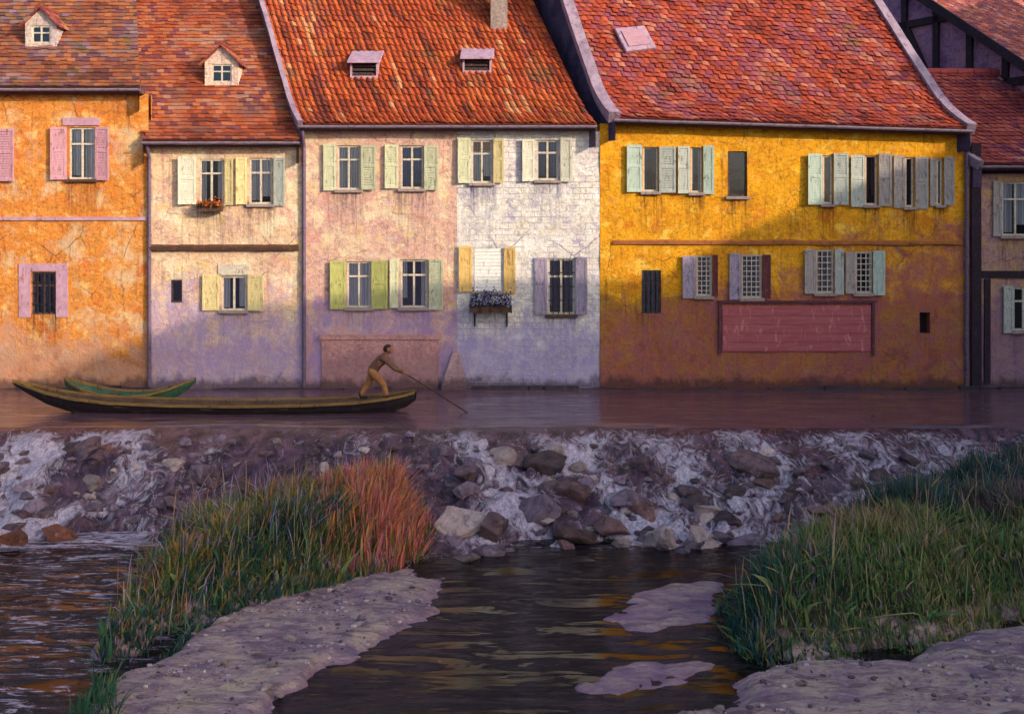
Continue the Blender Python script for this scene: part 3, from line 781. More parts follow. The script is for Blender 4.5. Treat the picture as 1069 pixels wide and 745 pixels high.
sk = MB(); lo = [sky_pt(x, y, .02) for x, y in (cs[3], cs[2], cs[1], cs[0])]; hi = [sky_pt(x, y, .14) for x, y in (cs[3], cs[2], cs[1], cs[0])]
sk.hexa(lo + hi); sk_o = h4.put(sk, 'skylight', M['lead'], h4.roof_o, bevel=.02)
sg = MB(); c0 = sum(hi, Vector()) / 4; inn = [c0 + (q - c0) * .68 + Vector((0, -.012, .008)) for q in hi]; inn2 = [q + Vector((0, -.01, .006)) for q in inn]
sg.hexa(inn + inn2)
h4.put(sg, 'skylight_pane', painted('dusty_glass', 'b88a92', 'a07884', None, .3), h4.roof_o)
downpipe(h4, 1008, 144)

# --- house five: low purple-grey house at the right edge
h5 = House('lean_to_house', 'low mauve timber-posted house under a small red roof beyond the yellow house', fx(1012) + .01, 20.5, fz(176), fz(176), 4)
h5.gable_mat = h3.gable_mat
m5 = plaster('mauve_plaster', ['b08a7c', 'b88e78', 'a07a80', 'bc9468'], [('c49858', 1.3, .56), ('8a6478', 1.4, .6)], '5a4048', '84607a', 2.4, runoff='5a3c40')
h5.window(1046, 190, 1075, 246, [(1036, 1045, 'grey'), (1077, 1090, 'grey')], curtain='curtain', cover=.85)
h5.window(1058, 300, 1080, 345, [(1046, 1057, 'sage')], curtain=None, cover=.85)
wm = facade(h5.x0, h5.x1, EB, h5.ztl, h5.ztr, h5.ops, seed=6); h5.sides(wm); h5.put(wm, 'wall', m5, colors=True)
tb = MB()
tb.box((fx(1013), FY - .09, EB), (fx(1023), FY + .02, fz(150)), jit=.012); tb.box((fx(1023) + .002, FY - .07, fz(290)), (20.4, FY + .02, fz(283)), jit=.012)
tb.box((fx(1023) + .002, FY - .06, fz(181)), (20.4, FY + .02, fz(174)), jit=.01); tb.box((fx(1027), FY - .055, fz(400)), (fx(1033), FY + .02, fz(291)), jit=.008)
h5.put(tb, 'timber_frame', M['timber'])
h5.zoff = .1
roof(h5, roof_profile(41, .5, 30, 3.3), fx(1018), 20.8, SKEW - .1, 0, .34, ['86383e', '9a4240', 'a84c40', 'b45a50', '8a4050', 'c07c74'], .2, .18, .012, .10, None, 5)
verge(h5, 0, .14, .1)

# --- house six: half-timbered gable turned to the river corner
def half_timbered():
    P0 = Vector((12.92, 34.0, 0)); D = Vector((.5, -.87, 0)).normalized(); B = Vector((.87, .5, 0)).normalized()
    Z0, SL = 11.25, -.72
    root = thing('half_timbered_house', 'tall dark purple half-timbered house gable rising behind the low red roof', 'house', (P0.x, P0.y, 0))
    apex_t = -6.8; zA = Z0 + SL * apex_t; tl, tr = apex_t - 6.5, 5.0
    zE = Z0 + SL * tr; zEl = zA + SL * (apex_t - tl)
    off = (P0.x, P0.y, 0)
    def W(t, z, n=0, b=0): return P0 + D * t + B * (b - n) + Vector((0, 0, z))
    m = MB()
    pts = [W(tl, -.5), W(tr, -.5), W(tr, zE), W(apex_t, zA), W(tl, zEl)]; bk = [p + B * 9 for p in pts]
    m.add(pts + bk, [(0, 1, 2, 3, 4), (9, 8, 7, 6, 5), (1, 6, 7, 2), (0, 4, 9, 5)])
    m.build('wall', plaster('violet_infill', ['96708e', 'a67c94', '86648a'], [('b08084', 1.1, .58), ('6a4e78', 1.5, .58)], '4a3650'), root, off)
    t_ = MB()
    def post(t0, z0, t1, z1, w=.22): t_.bar(W(t0, z0, .03), W(t1, z1, .03), w, .14, up=B)
    for z in (6.2, 8.4, 10.6, 12.8):
        e = min(tr, apex_t + (zA - z) / -SL) if z > zE else tr
        post(tl, z, e - .15, z)
    for t in (-9.5, -8.2, -6.8, -5, -3.6, -2.2, -.9, .3, 1.5, 2.7, 4.0, 5.2):
        top = zA + SL * abs(t - apex_t) - .1
        post(t, 3, t, top, .2)
    for t, s in ((-2.1, 1.1), (.45, 1.0), (1.6, 1.0), (2.8, 1.0)):
        post(t, 6.3, t + s, 8.3, .17)
    for t, s in ((-.8, 1.0), (-2.1, 1.1)): post(t + s, 8.5, t, 10.5, .17)
    t_.build('timber_frame', M['timber'], root, off)
    # both tiled slopes
    pal = [lin(x) for x in ('62303a', '7a3a38', '8a4034', '985040', '6e3c48', 'a0685c')]
    r = MB(); rnd = random.Random(6)
    for side in (1, -1):
        L = (tr - apex_t + .5) if side > 0 else (apex_t - tl + .5)
        rows = int(L * 1.274 / .19)
        for i in range(rows):
            a0, a1 = L * (i / rows), L * min(1, (i + 1.2) / rows)
            for j in range(46):
                b0 = -.35 + 9.4 * (j + .5 * (i % 2)) / 46; b1 = b0 + 9.4 / 46
                def Q(a, b, u): return W(apex_t + side * a, zA + SL * a + .06 + u, 0, b)
                j_ = rnd.uniform(-.02, .02); q = rnd.uniform(.75, 1.2); cc = tuple(x * q for x in rnd.choice(pal))
                r.add([Q(a1 + j_, b0, .07), Q(a1 + j_, b1, .07), Q(a0, b1, .03), Q(a0, b0, .03), Q(a1 + j_, b0, .02), Q(a1 + j_, b1, .02)],
                      [(0, 1, 2, 3) if side > 0 else (3, 2, 1, 0), (0, 4, 5, 1), (0, 3, 4)], cc)
        def Q2(a, b): return W(apex_t + side * a, zA + SL * a + .05, 0, b)
        r.add([Q2(0, -.35), Q2(L, -.35), Q2(L, 9.2), Q2(0, 9.2)], [(0, 1, 2, 3)], pal[0])
    r.build('roof', M['tile'], root, off, colors=True)
    v = MB()
    for side, L in ((1, tr - apex_t + .5), (-1, apex_t - tl + .5)):
        v.bar(W(apex_t, zA + .03, .36), W(apex_t + side * L, zA + SL * L + .03, .36), .08, .26, up=Vector((0, 0, 1)))
    v.build('verge_board', M['timber'], root, off)
half_timbered()

# --- river wall footing the houses stand on
ft = MB(); rnd = random.Random(4); x = -21.0
while x < 20.3:
    wd = rnd.uniform(.4, 1.1)
    if not fx(462) - wd < x < fx(488): ft.box((x, FY - rnd.uniform(.1, .26), -.9), (x + wd - .02, FY - .03, rnd.uniform(-.02, .09)), jit=.02)
    x += wd
fo = ft.build('quay_footing', painted('wet_stone', '43333a', '2a2026', '5a4648', .5, 2, (1, 1, 1)), bevel=.02)
tag(fo, 'line of dark wet footing stones along the foot of the house walls', 'quay')

# ================================================================== opposite bank (casts the evening shade)
BANK = plaster('bank_plaster', ['b09a84', 'a89078'], [])
def bank_house(name, label, x0, x1, y0, y1, ze, zr, hip0=False, hip1=False):
    root = thing(name, label, 'house', ((x0 + x1) / 2, (y0 + y1) / 2, -1)); off = tuple(root.location)
    m = MB(); m.box((x0, y0, -3), (x1, y1, ze)); wl = m.build('wall', BANK, root, off)
    r = MB(); xm = (x0 + x1) / 2
    a, b = (y0 + (zr - ze) / .48 if hip0 else y0 - .3), (y1 - (zr - ze) / .48 if hip1 else y1 + .3)
    r.add([(x0 - .3, y0 - .3, ze), (x1 + .3, y0 - .3, ze), (x1 + .3, y1 + .3, ze), (x0 - .3, y1 + .3, ze), (xm, a, zr), (xm, b, zr)], [(0, 4, 5, 3), (1, 2, 5, 4), (0, 1, 4), (2, 3, 5), (0, 3, 2, 1)], lin('843a3a'))
    r.build('roof', M['tile'], root, off, colors=True)
    for k in range(6):
        y = y0 + (y1 - y0) * (k + .5) / 6
        for z in (2, 5.2, 8.4):
            if z + 1.6 < ze:
                g = MB(); g.box((x0 - .03, y - .5, z), (x0 + .02, y + .5, z + 1.5)); g.build('window', M['frame_dark'], root, off)
bank_house('bank_house', 'long tall house on the opposite bank with a hipped roof, out of the picture', 25, 35, -22, 10.5, 13.0, 17.2, hip1=True)
bank_house('bank_house', 'lower house on the opposite bank beside the hipped one, out of the picture', 28, 36, 10.6, 18.2, 12.0, 14.5)
bank_house('bank_house', 'tower-like house on the opposite bank next to the row, out of the picture', 27, 36, 18.3, 26, 14.8, 18.0)

# ================================================================== GROUND, WATER
def smooth(t): t = np.clip(t, 0, 1); return t * t * (3 - 2 * t)
def fbm(x, y, s=1.0, o=4, seed=0):
    out = np.zeros_like(x); a = 1; f = s
    rg = np.random.default_rng(seed)
    for _ in range(o):
        for _k in range(3):
            th = rg.uniform(0, 2 * np.pi); ph = rg.uniform(0, 6.28)
            out += a / 3 * np.sin((x * np.cos(th) + y * np.sin(th)) * f * rg.uniform(.8, 1.3) + ph + 1.3 * np.sin((x * np.sin(th) - y * np.cos(th)) * f * .7 + ph * 2))
        a *= .55; f *= 2.1
    return out
def sdf(poly, x, y):
    """positive inside"""
    p = np.array(poly); n = len(p); d = np.full(x.shape, 1e9); ins = np.zeros(x.shape, bool)
    for i in range(n):
        a, b = p[i], p[(i + 1) % n]; e = b - a
        t = np.clip(((x - a[0]) * e[0] + (y - a[1]) * e[1]) / (e @ e), 0, 1)
        d = np.minimum(d, np.hypot(x - a[0] - t * e[0], y - a[1] - t * e[1]))
        c = ((a[1] > y) != (b[1] > y)) & (x < (b[0] - a[0]) * (y - a[1]) / (b[1] - a[1] + 1e-12) + a[0])
        ins ^= c
    return np.where(ins, d, -d)
def poly(px): return [gp(*p) for p in px]
MOUND = poly([(104, 690), (120, 645), (145, 600), (180, 570), (270, 556), (360, 540), (438, 542), (455, 568), (428, 592), (335, 618), (255, 640), (200, 662), (150, 692)])
RBANK = poly([(748, 655), (775, 612), (840, 580), (900, 560), (950, 540), (1000, 528), (1100, 510), (1400, 500), (1500, 640), (1069, 652), (1000, 670), (900, 688), (830, 697), (775, 690)])
SANDL = poly([(80, 722), (150, 684), (245, 630), (335, 602), (440, 584), (474, 604), (462, 640), (415, 674), (372, 705), (335, 735), (305, 790), (240, 900), (30, 900), (60, 770)])
SANDR = poly([(660, 748), (720, 728), (775, 684), (900, 678), (1069, 640), (1600, 600), (1900, 1000), (600, 1000)])
BARA = poly([(610, 648), (650, 618), (720, 598), (790, 600), (770, 655), (690, 672)])
BARB = poly([(570, 718), (630, 690), (720, 678), (790, 690), (730, 722), (640, 745)])
TOE = lambda x: 18.9 + .5 * np.tanh((-4.5 - x)) * -1 * 0 + np.where(x < -4, .5, 0) + .25 * np.sin(x * .9) + .15 * np.sin(x * 2.3 + 1)
def water_z(x, y):
    x = np.asarray(x, float); y = np.asarray(y, float)
    t = (CREST + .16 * np.sin(x * .8) + .1 * np.sin(x * 2.1 + 2) - y) / (CREST - TOE(x))
    return LOW * smooth(t) * 1.0
def land(x, y):
    x = np.asarray(x, float); y = np.asarray(y, float)
    wz = water_z(x, y); z = wz - .45 + .1 * fbm(x, y, 1.3, 3, 1)
    n = .22 * fbm(x, y, 2.0, 4, 3) + .09 * fbm(x * .6, y * 1.7, 6.5, 3, 4)
    for pl, hgt, edge, base in ((SANDL, .10, .65, 0), (SANDR, .15, 1.0, 0), (BARA, .03, .6, 0), (BARB, .028, .6, 0), (MOUND, .72, 1.25, 0), (RBANK, .78, 1.6, 0)):
        d = sdf(pl, x, y) + n
        z = np.maximum(z, LOW - .45 + (hgt + .45) * smooth((d + edge * .35) / (edge * 1.1)) + (.022 * fbm(x, y, 5, 4, 5) + .010 * fbm(x, y, 19, 2, 6)) * (d > -.2))
    return z
def grid_mesh(name, xs, ys, zf, mat, parent=None, smooth_=True, attrs=None):
    X, Y = np.meshgrid(xs, ys); Z = zf(X, Y); nx, ny = len(xs), len(ys)
    v = np.stack([X, Y, Z], -1).reshape(-1, 3)
    i = np.arange((ny - 1) * nx).reshape(ny - 1, nx)[:, :-1].ravel()
    f = np.stack([i, i + 1, i + nx + 1, i + nx], -1)
    me = bpy.data.meshes.new(name); me.from_pydata(v.tolist(), [], f.tolist())
    if smooth_: me.polygons.foreach_set('use_smooth', [True] * len(me.polygons))
    if attrs is not None:
        for nm, fn in attrs.items():
            a = me.attributes.new(nm, 'FLOAT', 'POINT'); a.data.foreach_set('value', fn(X, Y).ravel().astype(np.float32))
    me.update(); return link(name, me, mat, parent)

# ground far and near
def mat_earth():
    n = N('damp_sand')
    c = n.ramp(n.noise(1.3, 7, .65, 1.0), [(.3, col4('8a6a74')), (.42, col4('aa868c')), (.55, col4('c8a498')), (.7, col4('d8b896'))])
    s = n.noise(3.2, 7, .68, .9, n.map((.55, 1.6, 1)))
    c = n.mix(n.math('MULTIPLY', n.step(s, .54, .64), .75), c, col4('d0b0a8'))
    c = n.mix(n.math('MULTIPLY', n.step(s, .49, .38), .6), c, col4('5c4450'))
    c = n.mix(n.math('MULTIPLY', n.step(n.noise(8, 6, .7, .8, n.map((.6, 1.5, 1))), .5, .66), .55), c, col4('5c4654'))
    c = n.mix(n.math('MULTIPLY', n.step(n.noise(1.7, 6, .7, .6, n.map((.6, 1.5, 1), (0, 0, .4))), .52, .62), .6), c, col4('80627c'))
    g = n.noise(60, 4, .7)
    c = n.mix(n.math('MULTIPLY', n.step(g, .58, .7), .4), c, col4('3a2c30'))
    z = n.sep()[2]
    c = n.mix(n.step(n.math('ADD', z, n.math('MULTIPLY', n.noise(2, 4), .15)), LOW + .26, LOW + .40), c, n.mix(n.noise(9, 5), col4('2c2a1e'), col4('4a4430')))
    wet = n.step(n.math('ADD', z, n.math('MULTIPLY', n.noise(3, 4), .08)), LOW + .12, LOW + .03)
    c = n.mix(n.math('MULTIPLY', wet, .6), c, col4('8c6088'))
    h = n.math('ADD', n.noise(7, 7, .7, .5, n.map((.7, 1.3, 1))), n.math('MULTIPLY', g, .2))
    r = n.math('SUBTRACT', .9, n.math('MULTIPLY', wet, .55))
    return n.done(c, r, n.bump(h, 1.0, .12), .35)
gm = MB(); gm.add([(-400, -300, -3), (400, -300, -3), (400, 600, -3), (-400, 600, -3)], [(0, 1, 2, 3)])
earth = mat_earth()
structure(gm.build('ground', earth))
structure(grid_mesh('riverbank', np.linspace(-16, 18, 460), np.linspace(7.5, 24.5, 300), land, earth))
far = MB(); far.add([(-60, 29.3, -.6), (60, 29.3, -.6), (60, 80, -.6), (-60, 80, -.6)], [(0, 1, 2, 3)]); structure(far.build('back_ground', earth)).name = 'terrace_ground'

def mat_water(name, deep, foam, foam_lo, foam_hi, stretch, wav=1.0, rough=.07, attr=False, calm=False, fine_amt=.75, spec=.36, ruf_tint=.12):
    n = N(name)
    v = n.map(stretch)
    a = n.noise(1.6, 6, .62, 1.6, v); b = n.noise(5, 5, .6, .8, v)
    base = n.mix(n.step(a, .35, .7), col4(deep[0]), col4(deep[1]))
    f = n.noise(2.3, 8, .72, 2.2, v)
    if attr:
        f = n.math('ADD', f, n.new('ShaderNodeAttribute', attribute_name='foam').outputs['Fac'])
    fm = n.step(f, foam_lo, foam_hi)
    fine = n.step(n.noise(14, 5, .7, 1.0, v), .36, .6)
    fm = n.math('MULTIPLY', fm, n.math('MULTIPLY_ADD', fine, fine_amt, 1 - fine_amt))
    c = n.mix(fm, base, n.mix(n.noise(4, 4, .6), col4(foam), col4('dccad4')))
    h = n.math('ADD', n.math('MULTIPLY', a, 1.0), n.math('ADD', n.math('MULTIPLY', b, .4), n.math('MULTIPLY', fm, .25)))
    if calm:
        ruf = n.step(n.noise(1.5, 7, .68, .5, v), .45, .58)
        h = n.math('MULTIPLY', n.math('ADD', h, n.math('MULTIPLY', n.noise(11, 4, .6, .6, v), .5)), n.math('MULTIPLY_ADD', ruf, 1.0, .10))
        base = n.mix(n.math('MULTIPLY', ruf, ruf_tint), base, col4('4a3446'))
        c = n.mix(fm, base, n.mix(n.noise(4, 4, .6), col4(foam), col4('dccad4')))
    n.b.inputs['IOR'].default_value = 1.33
    n.done(c, n.math('MULTIPLY_ADD', fm, .6, rough), n.bump(h, 1.0, .10 * wav), spec if calm else .5)
    return n.m
wu = mat_water('pool_water', ('4a343a', '6e5058'), 'b8a4ae', .66, .76, (.4, 2.4, 1), .035, .04, calm=True, spec=.5, ruf_tint=.5)
wu.node_tree.nodes['Principled BSDF'].inputs['IOR'].default_value = 1.55
up = MB()
structure(grid_mesh('upper_river', np.linspace(-40, 40, 240), np.linspace(CREST - .4, FY + .05, 60), lambda x, y: .010 * fbm(x * .5, y * 2, 2, 3, 9) - .16 * smooth((CREST + .05 + .16 * np.sin(x * .8) + .1 * np.sin(x * 2.1 + 2) - y) / .3), wu))
wlow = mat_water('stream_water', ('060405', '100a0c'), 'b09ab8', .60, .69, (.45, 2.1, 1), .26, .025, attr=True, calm=True)
def foam_low(x, y):
    left = smooth((-3.4 - x + .35 * (y - 15)) / 1.5)
    toe = smooth((y - (TOE(x) - .9)) / .9)
    return -.05 + .125 * left + .10 * toe - .05 * smooth((x + 2) / 2) * smooth((3 - x) / 2) * (1 - toe)
structure(grid_mesh('lower_stream', np.linspace(-30, 30, 500), np.linspace(-12, 19.9, 300), lambda x, y: LOW + .005 * fbm(x * .7, y * 1.9, 2.2, 4, 12) * (1 + 2.2 * smooth((-3 - x))), wlow, attrs={'foam': foam_low}))

def weir_z(x, y):
    t = (CREST - y) / 4.5
    lump = .13 * fbm(x, y, 1.5, 4, 21) + .05 * fbm(x, y * .5, 6, 3, 22)
    rg_ = .22 * (.5 - np.abs(fbm(x, y * .8, 2.1, 3, 27))) * smooth((t - .08) * 3)
    return water_z(x, y) + (lump + rg_) * smooth(t * 4) * smooth((y - 18.2) / 1.2) - .12 * smooth((TOE(x) - .1 - y) / .4)
def foam_weir(x, y):
    f = -.045 + .03 * fbm(x, y * .5, .9, 3, 51)
    def chan(x0, x1, w, amt):
        t = np.clip((CREST - y) / 4.6, 0, 1)
        c = x0 + (x1 - x0) * t + .35 * np.sin(y * 1.7 + x0 * 3)
        return amt * np.exp(-((x - c) / w) ** 2)
    for a in ((-10.2, -10.9, .6, .19), (-8.6, -9.8, .65, .22), (-7.4, -8.4, .4, .18), (-6.2, -7.0, .5, .10), (-12, -12.3, .6, .1),
              (-.9, -.2, .45, .17), (.6, .5, .35, .14), (1.6, 2.0, .5, .18), (3.1, 3.1, .6, .14), (5.2, 4.2, .6, .15), (7.4, 6.2, .8, .17), (9, 8.3, .9, .15), (11.5, 11, .8, .1)):
        f += 1.15 * chan(*a)
    t = (CREST - y) / 4.5
    return f * smooth(t * 6) - .09 * (1 - smooth(t * 5 + .25 * fbm(x, y, 2.5, 2, 31))) + .05 * np.exp(-((t - .97) / .12) ** 2)
wwm = mat_water('weir_water', ('2a1c26', '6a4a58'), 'c0aab8', .508, .70, (1.4, .75, 1), .8, .2, attr=True, fine_amt=.5)
structure(grid_mesh('weir', np.linspace(-26, 22, 640), np.linspace(17.9, CREST - .1, 170), weir_z, wwm, attrs={'foam': foam_weir}))

# ------------------------------------------------------------------ rocks
def mat_rock(name, cols, wet=.45):
    n = N(name)
    c = n.ramp(n.noise(2.2, 7, .68, .8), [(.28 + .44 * i / (len(cols) - 1), col4(k)) for i, k in enumerate(cols)])
    c = n.mix(n.math('MULTIPLY', n.step(n.noise(5, 7, .72, .5), .5, .68), .75), c, col4('1e1618'))
    c = n.mix(n.math('MULTIPLY', n.step(n.noise(12, 5, .7), .6, .7), .5), c, col4('d8c4c0'))
    oi = n.new('ShaderNodeObjectInfo')
    hs = n.new('ShaderNodeHueSaturation'); n.l.new(c, hs.inputs['Color']); n.l.new(n.math('MULTIPLY_ADD', oi.outputs['Random'], .9, .5), hs.inputs['Value'])
    return n.done(hs.outputs[0], n.math('SUBTRACT', .85, n.math('MULTIPLY', n.noise(3, 3), wet)), n.bump(n.noise(6, 9, .75, .6), 1.0, .14), .4)
RK = {'dark': mat_rock('dark_rock', ['3c2a2c', '60464a', '7c5e62', '6a4840']), 'pale': mat_rock('pale_rock', ['8c7474', 'b0948e', 'c8aca4', 'b89c90']),
      'rust': mat_rock('rust_rock', ['5a3430', '8a4c38', 'a8644a', '7c4a4a']), 'red': mat_rock('red_rock', ['4a3036', '6e4a48', '86605c', '64464c']), 'violet': mat_rock('violet_rock', ['54404e', '7c6272', '9a808e', '8a6c78'])}
def rock_mesh(name, rx, ry, rz, seed, sub=3):
    bm = bmesh.new(); bmesh.ops.create_icosphere(bm, subdivisions=sub, radius=1)
    rnd = random.Random(seed); o = Vector((rnd.uniform(0, 99), rnd.uniform(0, 99), rnd.uniform(0, 99)))
    planes = [(Vector((rnd.gauss(0, 1), rnd.gauss(0, 1), rnd.gauss(0, 1) + .2)).normalized(), rnd.uniform(.42, .85)) for _ in range(15)]
    for v in bm.verts:
        p = v.co.copy()
        for nn, d in planes:
            e = p.dot(nn) - d
            if e > 0: p -= nn * e * .97
        p *= 1 + .2 * mnoise.noise(p * 1.3 + o) + .10 * abs(mnoise.noise(p * 3.1 + o)) + .05 * mnoise.noise(p * 7 + o)
        v.co = Vector((p.x * rx, p.y * ry, p.z * rz))
    me = bpy.data.meshes.new(name); bm.to_mesh(me); bm.free()
    me.polygons.foreach_set('use_smooth', [True] * len(me.polygons)); return me
def surf_hit(px, py):
    """where the view ray through a pixel meets water, weir or bank"""
    ys = np.linspace(10, 28.5, 1500); xs = (px - CX) / F * ys; zs = ZC + (HY - py) / F * ys
    s = np.maximum(weir_z(xs, ys), land(xs, ys)); k = np.argmax(zs <= s)
    return Vector((xs[k], ys[k], s[k]))
rock_n = [0]
def rock(px, py, wpx, hpx, kind, label, group=None, name='boulder', sink=.3, cat='boulder'):
    rock_n[0] += 1; p = surf_hit(px, py + hpx * .35); s = p.y / F
    rx, rz = wpx * s / 2, hpx * s / 2 * 1.05; ry = (rx * .75 + rz * .4)
    me = rock_mesh(name, rx, ry, rz, 100 + rock_n[0] * 7, 4 if wpx > 26 else 3)
    o = link(name, me, RK[kind], None, (p.x, p.y + ry * .35, p.z + rz * (1 - sink * 1.2) * .55))
    o.rotation_euler = (random.uniform(-.25, .25), random.uniform(-.3, .3), random.uniform(-.5, .5))
    tag(o, label, cat, group); return o
rock(58, 556, 44, 26, 'rust', 'rusty orange stone at the foot of the fall opposite the end of the boats')
rock(14, 560, 38, 22, 'rust', 'ochre stone cut by the picture edge at the foot of the fall')
rock(35, 530, 30, 20, 'violet', 'small violet stone above the two rusty stones below the fall')
rock(478, 538, 62, 46, 'pale', 'large pale square boulder right beside the orange reeds')
rock(515, 545, 40, 54, 'dark', 'tall dark brown boulder touching the pale square one')
rock(566, 528, 60, 40, 'violet', 'broad violet boulder between two white chutes in the middle rapids')
rock(575, 480, 60, 30, 'dark', 'mossy dark slab just under the crest in the middle rapids')
rock(692, 556, 30, 32, 'pale', 'upright pale oval stone at the edge of the dark pool')
rock(733, 560, 44, 34, 'pale', 'rounded grey stone next to the upright oval stone by the pool')
rock(778, 566, 58, 30, 'violet', 'flat lilac stone with foam around it by the pool')
rock(838, 568, 42, 28, 'pale', 'pale wedge stone at the tip of the grassy bank')
rock(874, 558, 26, 20, 'rust', 'small orange stone among the first blades of the grassy bank')
rock(640, 548, 52, 30, 'red', 'reddish boulder under the widest white chute')
rock(660, 520, 60, 28, 'violet', 'long violet boulder above the reddish one in the rapids')
rock(795, 482, 70, 24, 'dark', 'long dark slab near the crest in front of the yellow house')
rock(600, 556, 46, 26, 'red', 'low brown boulder at the pool edge beneath the broad violet boulder')
rnd = random.Random(11)
GL = 'wet boulder breaking the fast water of the fall under the boats'
GM = 'wet boulder among the white water of the middle rapids'
GR = 'wet boulder in the broken water in front of the yellow house'
def scatter(n, x0, x1, y0, y1, label, group, smin=10, smax=44):
    k = 0
    while k < n:
        px, py = rnd.uniform(x0, x1), rnd.uniform(y0, y1)
        q = surf_hit(px, py)
        if sdf(MOUND, np.array([q.x]), np.array([q.y]))[0] > -.15 or sdf(RBANK, np.array([q.x]), np.array([q.y]))[0] > 0: k += .2; continue
        w_ = smin + (smax - smin) * rnd.random() ** 1.7 * (.6 + .5 * (py - 440) / 120)
        rock(px, py, w_, w_ * rnd.uniform(.4, .75), rnd.choice(['dark', 'violet', 'dark', 'violet', 'pale', 'violet', 'violet', 'dark', 'violet', 'pale', 'dark', 'red']), label, group, sink=rnd.uniform(.5, .95)); k += 1
scatter(75, -10, 260, 455, 555, GL, 'boulders in the fall under the boats')
scatter(95, 430, 740, 462, 582, GM, 'boulders in the middle rapids')
scatter(70, 700, 960, 462, 575, GR, 'boulders in the rapids before the yellow house')
scatter(14, 255, 430, 452, 500, 'wet boulder in the water behind the grassy island', 'boulders behind the grassy island', 12, 28)
for k in range(26):
    px, py = rnd.uniform(170, 440), rnd.uniform(610, 742)
    q = surf_hit(px, py)
    if sdf(SANDL, np.array([q.x]), np.array([q.y]))[0] < .1: continue
    rock(px, py, rnd.uniform(8, 20), rnd.uniform(5, 10), rnd.choice(['pale', 'violet', 'pale']), 'small stone lying on the sand spit by the dark pool', 'stones on the sand spit', 'stone', .4, 'stone')
for k in range(18):
    px, py = rnd.uniform(720, 1060), rnd.uniform(690, 742)
    q = surf_hit(px, py)
    if sdf(SANDR, np.array([q.x]), np.array([q.y]))[0] < .1: continue
    rock(px, py, rnd.uniform(7, 18), rnd.uniform(4, 9), rnd.choice(['pale', 'violet', 'pale']), 'small stone lying on the sand below the grassy bank', 'stones on the sandy shore', 'stone', .4, 'stone')

# fine gravel on both shores, beyond counting
def gravel(name, label, pl, n):
    p = sample(pl, n, .05, False); z = land(p[:, 0], p[:, 1]); ok = (z > LOW) & (RNG.random(n) < np.clip(.35 + .55 * fbm(p[:, 0], p[:, 1] * 1.4, 1.6, 3, 71), .03, 1)); p, z = p[ok], z[ok]
    m = MB(); rnd = random.Random(5)
    ico = bmesh.new(); bmesh.ops.create_icosphere(ico, subdivisions=1, radius=1); vs0 = [v.co.copy() for v in ico.verts]; fs0 = [tuple(v.index for v in f.verts) for f in ico.faces]; ico.free()
    pal = [lin(c) for c in ('8c7480', '6a5660', 'a89098', '54424a', 'b8a098', '94746c')]
    for (x, y), zz in zip(p, z):
        r = .011 + .04 * rnd.random() ** 4; a = rnd.uniform(.6, 1.4); b = rnd.uniform(.4, .7)
        m.add([(x + v.x * r * a * rnd.uniform(.8, 1.2), y + v.y * r * rnd.uniform(.8, 1.2), zz + v.z * r * b + r * .2) for v in vs0], fs0, rnd.choice(pal))
    o = m.build(name, attr_mat('gravel_stone', .8, .4, 30, .3), colors=True); tag(o, label, 'gravel', None, 'stuff')
